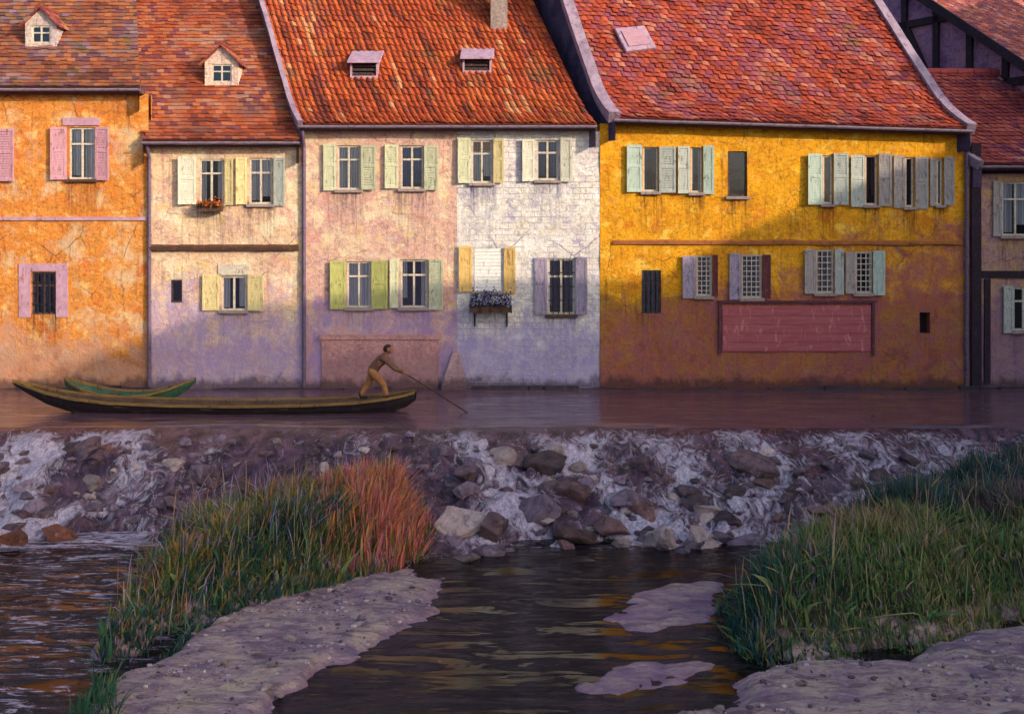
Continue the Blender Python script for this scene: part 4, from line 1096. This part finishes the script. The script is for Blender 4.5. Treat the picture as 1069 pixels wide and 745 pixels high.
# ------------------------------------------------------------------ grass
def mat_grass():
    n = N('grass_blade'); c = n.attr()
    n.done(c, .6, None, .25)
    tl = n.new('ShaderNodeBsdfTranslucent'); n.l.new(c, tl.inputs[0])
    mx = n.new('ShaderNodeMixShader'); mx.inputs[0].default_value = .3
    n.l.new(n.b.outputs[0], mx.inputs[1]); n.l.new(tl.outputs[0], mx.inputs[2]); n.l.new(mx.outputs[0], n.out.inputs[0]); return n.m
GRASS = mat_grass()
def blades(name, label, pos, hgt, wid, cols, lean=.45, wind=(.15, 0), head=None, cat='grass'):
    """pos (n,2) -> curved tapering blades, colour per blade"""
    n = len(pos); x, y = pos[:, 0], pos[:, 1]; z = land(x, y) - .03
    th = RNG.uniform(0, 2 * np.pi, n); fa = RNG.uniform(0, np.pi, n)
    ln_ = np.abs(RNG.normal(0, lean, n)) * np.where(RNG.random(n) < .22, 2.2, 1.0); wid = wid * np.where(RNG.random(n) < .08, 2.0, 1.0)
    dead = RNG.random(n) < .07; cols = np.where(dead[:, None], np.array(lin('a08a64')) * RNG.uniform(.6, 1.3, (n, 1)), cols)
    dx = np.cos(th) * ln_ + wind[0]; dy = np.sin(th) * ln_ * .7 + wind[1]
    V = np.zeros((n, 7, 3)); 
    lv = [(0, .75), (.4, 1.0), (.75, .65)]
    for i, (t, w_) in enumerate(lv):
        cx = x + dx * hgt * t ** 1.8; cy = y + dy * hgt * t ** 1.8; cz = z + hgt * t * (1 - .18 * ln_ * t)
        ox = np.cos(fa) * wid * w_ / 2; oy = np.sin(fa) * wid * w_ / 2 
        V[:, 2 * i] = np.stack([cx - ox, cy - oy, cz], -1); V[:, 2 * i + 1] = np.stack([cx + ox, cy + oy, cz], -1)
    V[:, 6] = np.stack([x + dx * hgt, y + dy * hgt, z + hgt * (1 - .18 * ln_)], -1)
    b = (np.arange(n) * 7)[:, None]
    q = np.concatenate([b + np.array([[0, 1, 3, 2]]), b + np.array([[2, 3, 5, 4]])]); tr = b + np.array([[4, 5, 6]])
    me = bpy.data.meshes.new(name); me.from_pydata(V.reshape(-1, 3).tolist(), [], q.tolist() + tr.tolist())
    cc = np.ones((n, 7, 4), np.float32); cc[:, :, :3] = cols[:, None, :]
    if head is not None:
        tip, amt = head; sel = RNG.random(n) < amt; tc = np.array([lin(t) for t in tip]); pick = tc[RNG.integers(0, len(tc), n)]
        cc[sel, 4:, :3] = pick[sel][:, None]
    a = me.color_attributes.new('Col', 'FLOAT_COLOR', 'POINT'); a.data.foreach_set('color', cc.ravel())
    me.update(); o = link(name, me, GRASS); tag(o, label, cat, None, 'stuff'); return o
def sample(pl, n, inset=0.0, tuft=True):
    p = np.array(pl); lo, hi = p.min(0), np.minimum(p.max(0), [14, 40]); out = []
    tot = 0
    while tot < n:
        q = RNG.uniform(lo, hi, (n * 2, 2))
        if tuft:
            c = RNG.uniform(lo, hi, (n // 14 + 1, 2)); q = np.where(RNG.random((n * 2, 1)) < .55, c[RNG.integers(0, len(c), n * 2)] + RNG.normal(0, .08, (n * 2, 2)), q)
        d = sdf(pl, q[:, 0], q[:, 1]); q = q[d > inset + .1 * fbm(q[:, 0], q[:, 1], 3, 2, 44)]; out.append(q); tot += len(q)
    return np.concatenate(out)[:n]
def palette(pos, cols, s=1.1, seed=0, vary=.25):
    pc = np.array([lin(c) for c in cols]); f = fbm(pos[:, 0], pos[:, 1], s, 3, seed) * .35 + .5 + RNG.normal(0, .16, len(pos))
    k = np.clip((f * len(pc)).astype(int), 0, len(pc) - 1); return np.clip(pc[k] * 1.7 * RNG.uniform(1 - vary, 1 + vary, (len(pos), 1)), 0, .6)
gravel('gravel', 'loose gravel strewn over the lilac sand spit beside the dark pool', SANDL, 3200)
gravel('gravel', 'loose gravel strewn over the sandy shore below the bright green grass', [(min(a, 8), max(b, 10)) for a, b in SANDR], 4200)
OR_C = np.array(gp(398, 560))
def clumpy(p, sc, seed): return np.clip(.72 + .33 * fbm(p[:, 0], p[:, 1], sc, 3, seed), .3, 1.3)
p = sample(MOUND, 32000, -.08)
orange = np.exp(-(((p[:, 0] - OR_C[0]) / .85) ** 2 + ((p[:, 1] - OR_C[1]) / 1.6) ** 2))
keep = (RNG.random(len(p)) > orange * 1.15) & (RNG.random(len(p)) < .35 + .65 * clumpy(p, 3.1, 61)); p = p[keep]
dl = np.clip(sdf(MOUND, p[:, 0], p[:, 1]) / .7, .35, 1)
left = smooth((p[:, 0] + 5.6) / 2.4)
hg = RNG.uniform(.22, .68, len(p)) * (.45 + .55 * dl) * (.72 + .38 * left) * clumpy(p, 3.1, 61)
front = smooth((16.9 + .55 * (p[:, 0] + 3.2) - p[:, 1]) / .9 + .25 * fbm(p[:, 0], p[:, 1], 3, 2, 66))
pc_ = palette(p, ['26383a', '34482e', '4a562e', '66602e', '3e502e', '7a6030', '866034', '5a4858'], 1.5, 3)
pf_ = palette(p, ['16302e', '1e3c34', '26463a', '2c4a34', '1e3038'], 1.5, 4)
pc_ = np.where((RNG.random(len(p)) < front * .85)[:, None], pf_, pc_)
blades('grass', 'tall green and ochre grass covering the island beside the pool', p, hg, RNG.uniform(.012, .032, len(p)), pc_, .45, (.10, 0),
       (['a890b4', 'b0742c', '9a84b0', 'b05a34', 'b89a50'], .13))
q = np.stack([RNG.normal(OR_C[0] - .08, .72, 9000), RNG.normal(OR_C[1], .9, 9000)], -1); q = q[sdf(MOUND, q[:, 0], q[:, 1]) > .0]
rr = np.exp(-(((q[:, 0] - OR_C[0]) / 1.0) ** 2))
blades('reeds', 'tall orange and pink reed clump at the tip of the grassy island', q, RNG.uniform(.55, 1.02, len(q)) * (.4 + .62 * rr) * np.clip(clumpy(q, 4, 62), .6, 1.1), RNG.uniform(.014, .034, len(q)),
       palette(q, ['8a3a3c', 'a8484a', 'b85848', 'c06a50', 'a85464', '565c2e', 'c8703a', '8c4858', '3c4c30', '4a5a34'], 1.9, 8), .3, (.08, 0), (['e08a48', 'd87054', 'd88078', 'e0a060', 'c87484'], .5), 'reeds')
def weeds(name, label, pl, n, cols, hcol, seed_h, cap=1.0):
    w_ = sample(pl, n, .05, False)
    blades(name, label, w_, RNG.uniform(.5, 1.05, n) * cap, RNG.uniform(.008, .016, n), palette(w_, cols, 2, 31), .25, (.05, 0), (hcol, .9), 'weeds')
def docks(name, label, pl, n, cols):
    c_ = sample(pl, n // 9, .02, False); w_ = np.repeat(c_, 9, 0) + RNG.normal(0, .06, (len(c_) * 9, 2))
    blades(name, label, w_, RNG.uniform(.2, .42, len(w_)), RNG.uniform(.04, .085, len(w_)), palette(w_, cols, 2, 32), .9, (0, 0), None, 'leaves')
weeds('weeds', 'thin flowering weed stems with lilac and tan heads rising out of the island grass', MOUND, 420, ['5a5a3a', '6a6044', '4a5a3a'], ['b49ac0', 'c0a070', 'a888b4', 'c88858'], 1)
docks('dock_leaves', 'broad drooping leaves at the foot of the island grass', MOUND, 900, ['2a4434', '34523a', '3c5632', '5a6038'])
weeds('weeds', 'thin weed stems with tan and pink heads over the right bank grass', RBANK, 620, ['5a6a3a', '7a7048', '5a5a3a'], ['c09a70', 'b48a98', 'c8a880', 'a88868'], 1)
docks('dock_leaves', 'broad drooping leaves along the edge of the right bank grass', RBANK, 1400, ['2c4c3a', '3a5a38', '4a6438', '62683c'])
p = sample(RBANK, 82000, -.12)
back = smooth((p[:, 1] - 17.0 + .1 * (p[:, 0] - 5)) / 1.0) + .12 * fbm(p[:, 0], p[:, 1], 1.2, 3, 63)
p_keep = RNG.random(len(p)) < .55 + .45 * clumpy(p, 2.6, 64); p = p[p_keep]; back = back[p_keep]
hgt_ = RNG.uniform(.3, .8, len(p)) * np.clip(.45 + sdf(RBANK, p[:, 0], p[:, 1]) * .5, .35, 1) * clumpy(p, 2.6, 64)
lowl = smooth((4.3 - p[:, 0] + .3 * fbm(p[:, 0], p[:, 1], 2, 2, 65)) / 1.2)
sel = (back + RNG.normal(0, .14, len(p)) > .5) | (RNG.random(len(p)) < lowl * .5)
blades('grass', 'bright green meadow grass on the bank above the sandy shore', p[~sel], hgt_[~sel] * .85, RNG.uniform(.012, .032, (~sel).sum()),
       palette(p[~sel], ['2c443c', '3c5434', '4c6034', '586838', '606c3e', '6c6640', '8a7050', '50503e'], 1.3, 6) * .9, .45, (-.12, 0), (['b88a64', 'a8849a', 'c09a78'], .12))
blades('sedge', 'dark teal sedge growing along the back of the grassy bank by the rapids', p[sel], hgt_[sel] * 1.2, RNG.uniform(.014, .032, sel.sum()),
       palette(p[sel], ['14282e', '1c3638', '22443e', '2a4c46', '2c4436', '4a4044', '6a4648', '5a5a4c'], 1.3, 7) * .9, .36, (-.1, 0), (['8a6660', '4a6c66', '7a6a8c'], .12), 'sedge')
# thin weeds on the shore
pw = sample(poly([(20, 745), (60, 700), (120, 690), (130, 745), (100, 800), (0, 800)]), 700, 0)
blades('grass', 'small dark green tuft in the water at the near end of the island', pw, RNG.uniform(.2, .42, len(pw)) , RNG.uniform(.012, .026, len(pw)), palette(pw, ['1e3430', '2c4a34', '3a5634'], 2, 2), .4)

# ------------------------------------------------------------------ boats
wood_dark = painted('tarred_wood', '2a1e20', '1a1216', '43302a', .5, 3, (1, 6, 6))
wood_ochre = painted('bare_gunwale', '8a6a34', '6a4c2a', '3a2a20', .7, 3, (1, 6, 6))
wood_green = painted('green_paint', '35593f', '264634', '3a3228', .55, 3, (1, 5, 5))
wood_floor = painted('boat_floor', '5e4430', '46322a', '33241e', .8, 3, (1, 6, 1))
def boat(name, label, stations, y0, side_mat, in_mat, rail_mat, thwarts, deck=None, yaw=0):
    """stations: (x, half width at rail, half width at bottom, rail z, bottom z) in world x"""
    xm = sum(s[0] for s in stations) / len(stations); root = thing(name, label, 'boat', (xm, y0, 0)); root.rotation_euler.z = yaw
    n = len(stations); t = .03
    def Lx(s): return s[0] - xm
    def hull(inner):
        m = MB(); vs = []
        for s in stations:
            i = t if inner else 0
            wr, wb = max(.012, s[1] - i), max(.008, s[2] - i); zb = s[4] + i
            zm = zb + (s[3] - zb) * .5; wm_ = (wr + wb) / 2 + .02
            vs += [(Lx(s), -wr, s[3]), (Lx(s), -wm_, zm), (Lx(s), -wb, zb), (Lx(s), wb, zb), (Lx(s), wm_, zm), (Lx(s), wr, s[3])]
        fs = []
        for k in range(n - 1):
            for j in range(5):
                f_ = (6 * k + j, 6 * k + j + 1, 6 * k + 7 + j, 6 * k + 6 + j); fs.append(f_ if inner else f_[::-1])
        fs += [tuple(range(6)), tuple(range(6 * (n - 1) + 5, 6 * (n - 1) - 1, -1))]
        m.add(vs, fs); return m
    hull(False).build('hull', side_mat, root); hull(True).build('hull_lining', in_mat, root)
    r = MB()
    for sgn in (-1, 1):
        for a, b in zip(stations, stations[1:]):
            r.hexa([(Lx(a), sgn * a[1] - .035, a[3] - .03), (Lx(b), sgn * b[1] - .035, b[3] - .03), (Lx(b), sgn * b[1] + .035, b[3] - .03), (Lx(a), sgn * a[1] + .035, a[3] - .03),
                    (Lx(a), sgn * a[1] - .035, a[3] + .025), (Lx(b), sgn * b[1] - .035, b[3] + .025), (Lx(b), sgn * b[1] + .035, b[3] + .025), (Lx(a), sgn * a[1] + .035, a[3] + .025)])
    r.build('gunwale', rail_mat, root)
    def interp(x):
        for a, b in zip(stations, stations[1:]):
            if a[0] <= x <= b[0]:
                u = (x - a[0]) / (b[0] - a[0]); return [a[i] + (b[i] - a[i]) * u for i in range(5)]
    for x in thwarts:
        s = interp(x); b = MB(); wv = s[1] * .96; b.box((x - xm - .11, -wv, s[3] - .1), (x - xm + .11, wv, s[3] - .065)); b.build('thwart', wood_floor, root, bevel=.008)
    if deck:
        x0, x1, dz = deck; b = MB(); k = 7
        xs_ = [x0 + (x1 - x0) * i / 8 for i in range(9)]
        vs = []
        for x in xs_:
            s = interp(x); wv = s[1] * .95; z = min(dz, s[3] - .03); vs += [(x - xm, -wv, z), (x - xm, wv, z), (x - xm, -wv, z - .03), (x - xm, wv, z - .03)]
        b.add(vs, [(4 * i, 4 * i + 4, 4 * i + 5, 4 * i + 1) for i in range(8)] + [(4 * i + 2, 4 * i + 3, 4 * i + 7, 4 * i + 6) for i in range(8)] + [(0, 1, 3, 2)])
        b.build('stern_deck', wood_floor, root)
    return root
YB = 25.55
def bx_(px): return (px - CX) / F * YB
st = []
for px, wr, wb, zr, zb in ((14, .03, .02, .70, .62), (30, .14, .08, .60, .42), (52, .26, .16, .46, .18), (80, .36, .24, .34, .0), (120, .44, .3, .25, -.08), (180, .48, .34, .20, -.1),
                           (250, .49, .36, .18, -.1), (320, .48, .35, .20, -.1), (370, .45, .32, .25, -.09), (405, .38, .26, .33, -.02), (425, .27, .18, .41, .12), (434, .18, .12, .46, .26)):
    st.append((bx_(px), wr, wb, zr, zb))
boat('punt', 'very long dark punt with upturned ends and the standing man in its stern', st, YB, wood_dark, wood_floor, wood_ochre, [bx_(130), bx_(220), bx_(300)], (bx_(352), bx_(428), .26))
YS = 26.75
def sx_(px): return (px - CX) / F * YS
st = []
for px, wr, wb, zr, zb in ((68, .05, .03, .60, .44), (76, .2, .12, .50, .2), (90, .36, .24, .37, .0), (110, .44, .3, .25, -.08), (135, .46, .32, .2, -.08), (160, .42, .28, .24, -.06), (180, .3, .2, .36, .06), (195, .14, .08, .50, .3), (204, .03, .02, .58, .48)):
    st.append((sx_(px), wr, wb, zr, zb))
boat('skiff', 'short green skiff with two raised pointed ends lying behind the long punt', st, YS, wood_green, wood_green, wood_ochre, [sx_(115), sx_(150)], None)

# ------------------------------------------------------------------ man with a pole
def blob(parts, voxel=.012, smooth_it=6):
    """one continuous skin from chains of spheres: parts = [ [(x,y,z,r), ...], ... ]"""
    bm = bmesh.new()
    for ch_ in parts:
        pts = []
        if len(ch_) == 1: pts = [ch_[0]]
        for a, b in zip(ch_, ch_[1:]):
            L = math.dist(a[:3], b[:3]); k = max(2, int(L / (min(a[3], b[3]) * .3)))
            for i in range(k + 1): pts.append(tuple(a[j] + (b[j] - a[j]) * i / k for j in range(4)))
        for x, y, z, r in pts:
            bmesh.ops.create_icosphere(bm, subdivisions=2, radius=r, matrix=Matrix.Translation((x, y, z)))
    me = bpy.data.meshes.new('tmp'); bm.to_mesh(me); bm.free()
    o = bpy.data.objects.new('tmp', me); C.objects.link(o)
    md = o.modifiers.new('r', 'REMESH'); md.mode = 'VOXEL'; md.voxel_size = voxel; md.use_smooth_shade = True
    sm = o.modifiers.new('s', 'SMOOTH'); sm.iterations = smooth_it; sm.factor = .5
    dg = bpy.context.evaluated_depsgraph_get(); out = bpy.data.meshes.new_from_object(o.evaluated_get(dg))
    bpy.data.objects.remove(o); bpy.data.meshes.remove(me)
    out.polygons.foreach_set('use_smooth', [True] * len(out.polygons)); return out
def man():
    xo = (391 - CX) / F * YB; SC = .93; root = thing('person', 'man in dark jacket and ochre trousers leaning forward to push the punt with a pole', 'person', (xo, YB, .262)); root.scale = (SC, SC, SC)
    skin = painted('skin', '9a6248', '84503c', None, .6, 8, (1, 1, 1)); jk = painted('dark_jacket', '74503e', '5a3c30', '84624c', .9, 9, (1, 1, 1))
    tr = painted('ochre_trousers', 'a87040', '885a38', '68462e', .9, 9, (1, 1, 1)); bt_ = painted('boots', '2c1e1c', '1e1416', None, .6)
    hipL, hipR = (-.05, .085, .70), (-.05, -.085, .70)
    kB, aB = (-.17, .10, .39), (-.36, .11, .07)
    kF, aF = (.22, -.10, .42), (.32, -.11, .08)
    chest = (.17, 0, .98); neck = (.27, 0, 1.12); head = (.345, 0, 1.245)
    shN, shF = (.24, -.18, 1.06), (.24, .18, 1.06)
    h1_, h2_ = (.80, -.13, .665), (.655, -.11, .735)      # both on the pole
    eN, eF = (.54, -.235, .80), (.44, .135, .83)
    ch = [[(*hipL, .095), (*kB, .064)], [(*kB, .062), (*aB, .042)], [(*hipR, .095), (*kF, .064)], [(*kF, .062), (*aF, .042)],
          [(aB[0] - .04, .11, .04, .04), (aB[0] + .13, .11, .035, .035)], [(aF[0] - .04, -.11, .042, .04), (aF[0] + .14, -.11, .036, .035)],
          [(*hipL, .1), (*hipR, .1)], [(-.05, 0, .70, .12), (.05, 0, .84, .115), (*chest, .135)], [(.06, .05, .86, .1), (.2, .09, 1.0, .1)], [(.06, -.05, .86, .1), (.2, -.09, 1.0, .1)],
          [(*shN, .07), (*shF, .07)], [(.2, 0, 1.05, .09), (*neck, .055), (*head, .05)],
          [(*shN, .058), (*eN, .045)], [(*eN, .044), (*h1_, .03)], [(*shF, .058), (*eF, .045)], [(*eF, .044), (*h2_, .03)],
          [(.335, 0, 1.27, .092)], [(.355, 0, 1.24, .085)], [(.375, 0, 1.195, .055), (.40, 0, 1.19, .045)], [(.44, 0, 1.245, .014), (.453, 0, 1.225, .017)],
          [(.34, .092, 1.245, .018), (.335, .096, 1.265, .018)], [(.34, -.092, 1.245, .018), (.335, -.096, 1.265, .018)], [(.425, 0, 1.2, .012), (.43, .02, 1.2, .01)], [(.43, .035, 1.268, .012)], [(.43, -.035, 1.268, .012)]]
    d = Vector((.88, 0, -.46)).normalized()
    for hnd in (h1_, h2_):                                      # palms and five curled fingers each
        H = Vector(hnd); sgn = -1
        ch.append([(*H, .032), (*(H + d * .05), .03)])
        for k in range(4):
            b = H + d * (-.015 + .022 * k); ch.append([(b.x, b.y - .02, b.z + .03, .0105), (b.x, b.y + .015, b.z + .05, .010), (b.x, b.y + .045, b.z + .03, .009), (b.x, b.y + .045, b.z + .0, .0085)])
        b = H - d * .03; ch.append([(b.x, b.y - .01, b.z - .01, .012), (b.x + .01, b.y + .03, b.z - .025, .0105), (b.x + .03, b.y + .05, b.z - .02, .009)])
    link('body', blob(ch, .009, 2), skin, root)
    link('jacket', blob([[(-.04, .03, .74, .135), (.06, .03, .88, .135), (.19, .03, 1.0, .142)], [(-.04, -.03, .74, .135), (.06, -.03, .88, .135), (.19, -.03, 1.0, .142)], [(.21, -.15, 1.05, .088), (.21, .15, 1.05, .088)],
                          [(*shN, .08), (*eN, .062)], [(*eN, .062), (.70, -.175, .725, .05)], [(*shF, .08), (*eF, .062)], [(*eF, .062), (.57, 0.01, .775, .05)], [(.23, 0, 1.09, .08), (.255, 0, 1.12, .066)]], .012, 4), jk, root)
    link('trousers', blob([[(*hipL, .118), (*kB, .083)], [(*kB, .083), (-.33, .11, .13, .064)], [(*hipR, .118), (*kF, .083)], [(*kF, .083), (.31, -.11, .15, .064)], [(-.055, .06, .72, .122), (-.055, -.06, .72, .122)]], .012, 4), tr, root)
    link('boot', blob([[(aB[0], .11, .13, .056), (aB[0], .11, .05, .052), (aB[0] + .14, .11, .042, .043)]], .012, 3), bt_, root)
    link('boot', blob([[(aF[0], -.11, .13, .056), (aF[0], -.11, .052, .052), (aF[0] + .15, -.11, .042, .043)]], .012, 3), bt_, root)
    link('hair', blob([[(.315, 0, 1.29, .094), (.30, 0, 1.265, .092)], [(.345, 0, 1.315, .075)]], .012, 3), painted('dark_hair', '3a2420', '2a1a18', None, .8), root)
    a = Vector((xo + (h2_[0] + .02) * SC, YB - .095 * SC, .262 + h2_[2] * SC)); b = Vector((xo + (h1_[0] + .02) * SC, YB - .105 * SC, .262 + h1_[2] * SC)); dd = (b - a).normalized()
    pb = MB(); far_ = at(513, 438, 25.0); far_ = Vector((far_.x, 25.3, -.35))
    top = a - (far_ - a).normalized() * .55
    pb.tube([top, a, far_], [.015, .017, .015], 8)
    po = pb.build('punt_pole', painted('ash_pole', '4a3226', '33221c', None, .7), smooth=True)
    tag(po, 'long thin wooden pole held by the man and dipping into the river', 'pole')
man()

# ------------------------------------------------------------------ flower boxes
def flower_box(px0, px1, py, label, leaf, bloom, tall=.28, depth=.26, bracket=True):
    x0, x1, z = fx(px0), fx(px1), fz(py); xm = (x0 + x1) / 2
    root = thing('flower_box', label, 'flower box', (xm, FY - .1, z)); off = (xm, FY - .1, z)
    b = MB(); y0, y1 = FY - .10 - depth, FY - .1
    b.box((x0, y0, z), (x1, y0 + .025, z + .17)); b.box((x0, y1 - .025, z), (x1, y1, z + .17)); b.box((x0, y0 + .025, z), (x0 + .025, y1 - .025, z + .17)); b.box((x1 - .025, y0 + .025, z), (x1, y1 - .025, z + .17))
    b.box((x0 + .025, y0 + .025, z), (x1 - .025, y1 - .025, z + .12))
    b.build('box', M['sill'], root, off)
    if bracket:
        k = MB()
        for x in (x0 + .12, x1 - .12):
            k.bar((x, FY - .01, z - .02), (x, y0, z - .02), .04, .03); k.bar((x, FY - .02, z - .35), (x, y0 + .03, z - .03), .035, .03)
            k.bar((x, FY - .02, z - .4), (x, FY - .02, z), .04, .03)
        for j in range(5): k.bar((x0 + (x1 - x0) * j / 4, y0 - .02, z - .02), (x0 + (x1 - x0) * j / 4, y0 - .02, z + .2), .02)
        k.build('bracket', M['iron'], root, off)
    g = MB(); rnd = random.Random(int(px0))
    def leafq(m, c, s, colr):
        u = Vector((rnd.gauss(0, 1), rnd.gauss(0, 1), rnd.gauss(0, 1))).normalized(); v = u.cross(Vector((rnd.random(), rnd.random(), 1))).normalized()
        m.add([c - u * s, c + v * s * .6, c + u * s, c - v * s * .6], [(0, 1, 2, 3)], colr)
    for _ in range(420):
        t = rnd.random(); c = Vector((x0 + (x1 - x0) * t, rnd.uniform(y0 - .06, y1), z + .14 + abs(rnd.gauss(0, .5)) * tall * (1 - .5 * abs(t - .5))))
        leafq(g, c, rnd.uniform(.02, .05), tuple(q * rnd.uniform(.6, 1.3) for q in lin(rnd.choice(leaf))))
    g.build('leaves', GRASS, root, off, colors=True)
    f_ = MB()
    for _ in range(110):
        t = rnd.random(); c = Vector((x0 + (x1 - x0) * t, rnd.uniform(y0 - .1, y0 + .1), z + .16 + abs(rnd.gauss(0, .6)) * tall * (1 - .4 * abs(t - .5))))
        cc = lin(rnd.choice(bloom))
        for _k in range(4): leafq(f_, c + Vector((rnd.gauss(0, .015), rnd.gauss(0, .015), rnd.gauss(0, .015))), .03, cc)
    f_.build('blossoms', GRASS, root, off, colors=True)
flower_box(491, 534, 325, 'dark flower box with blue blooms below the white blind on the brick wall', ['26343a', '2c3450', '203028'], ['3c4c9c', '5a6ab4', '2c3a80', 'd8d0dc'], .42)
flower_box(209, 234, 221, 'small box of orange flowers under the upper window of the cream house', ['5a5a2c', '6a5a30'], ['d8742c', 'e08a3c', 'c85a2c'], .12, .2, False)
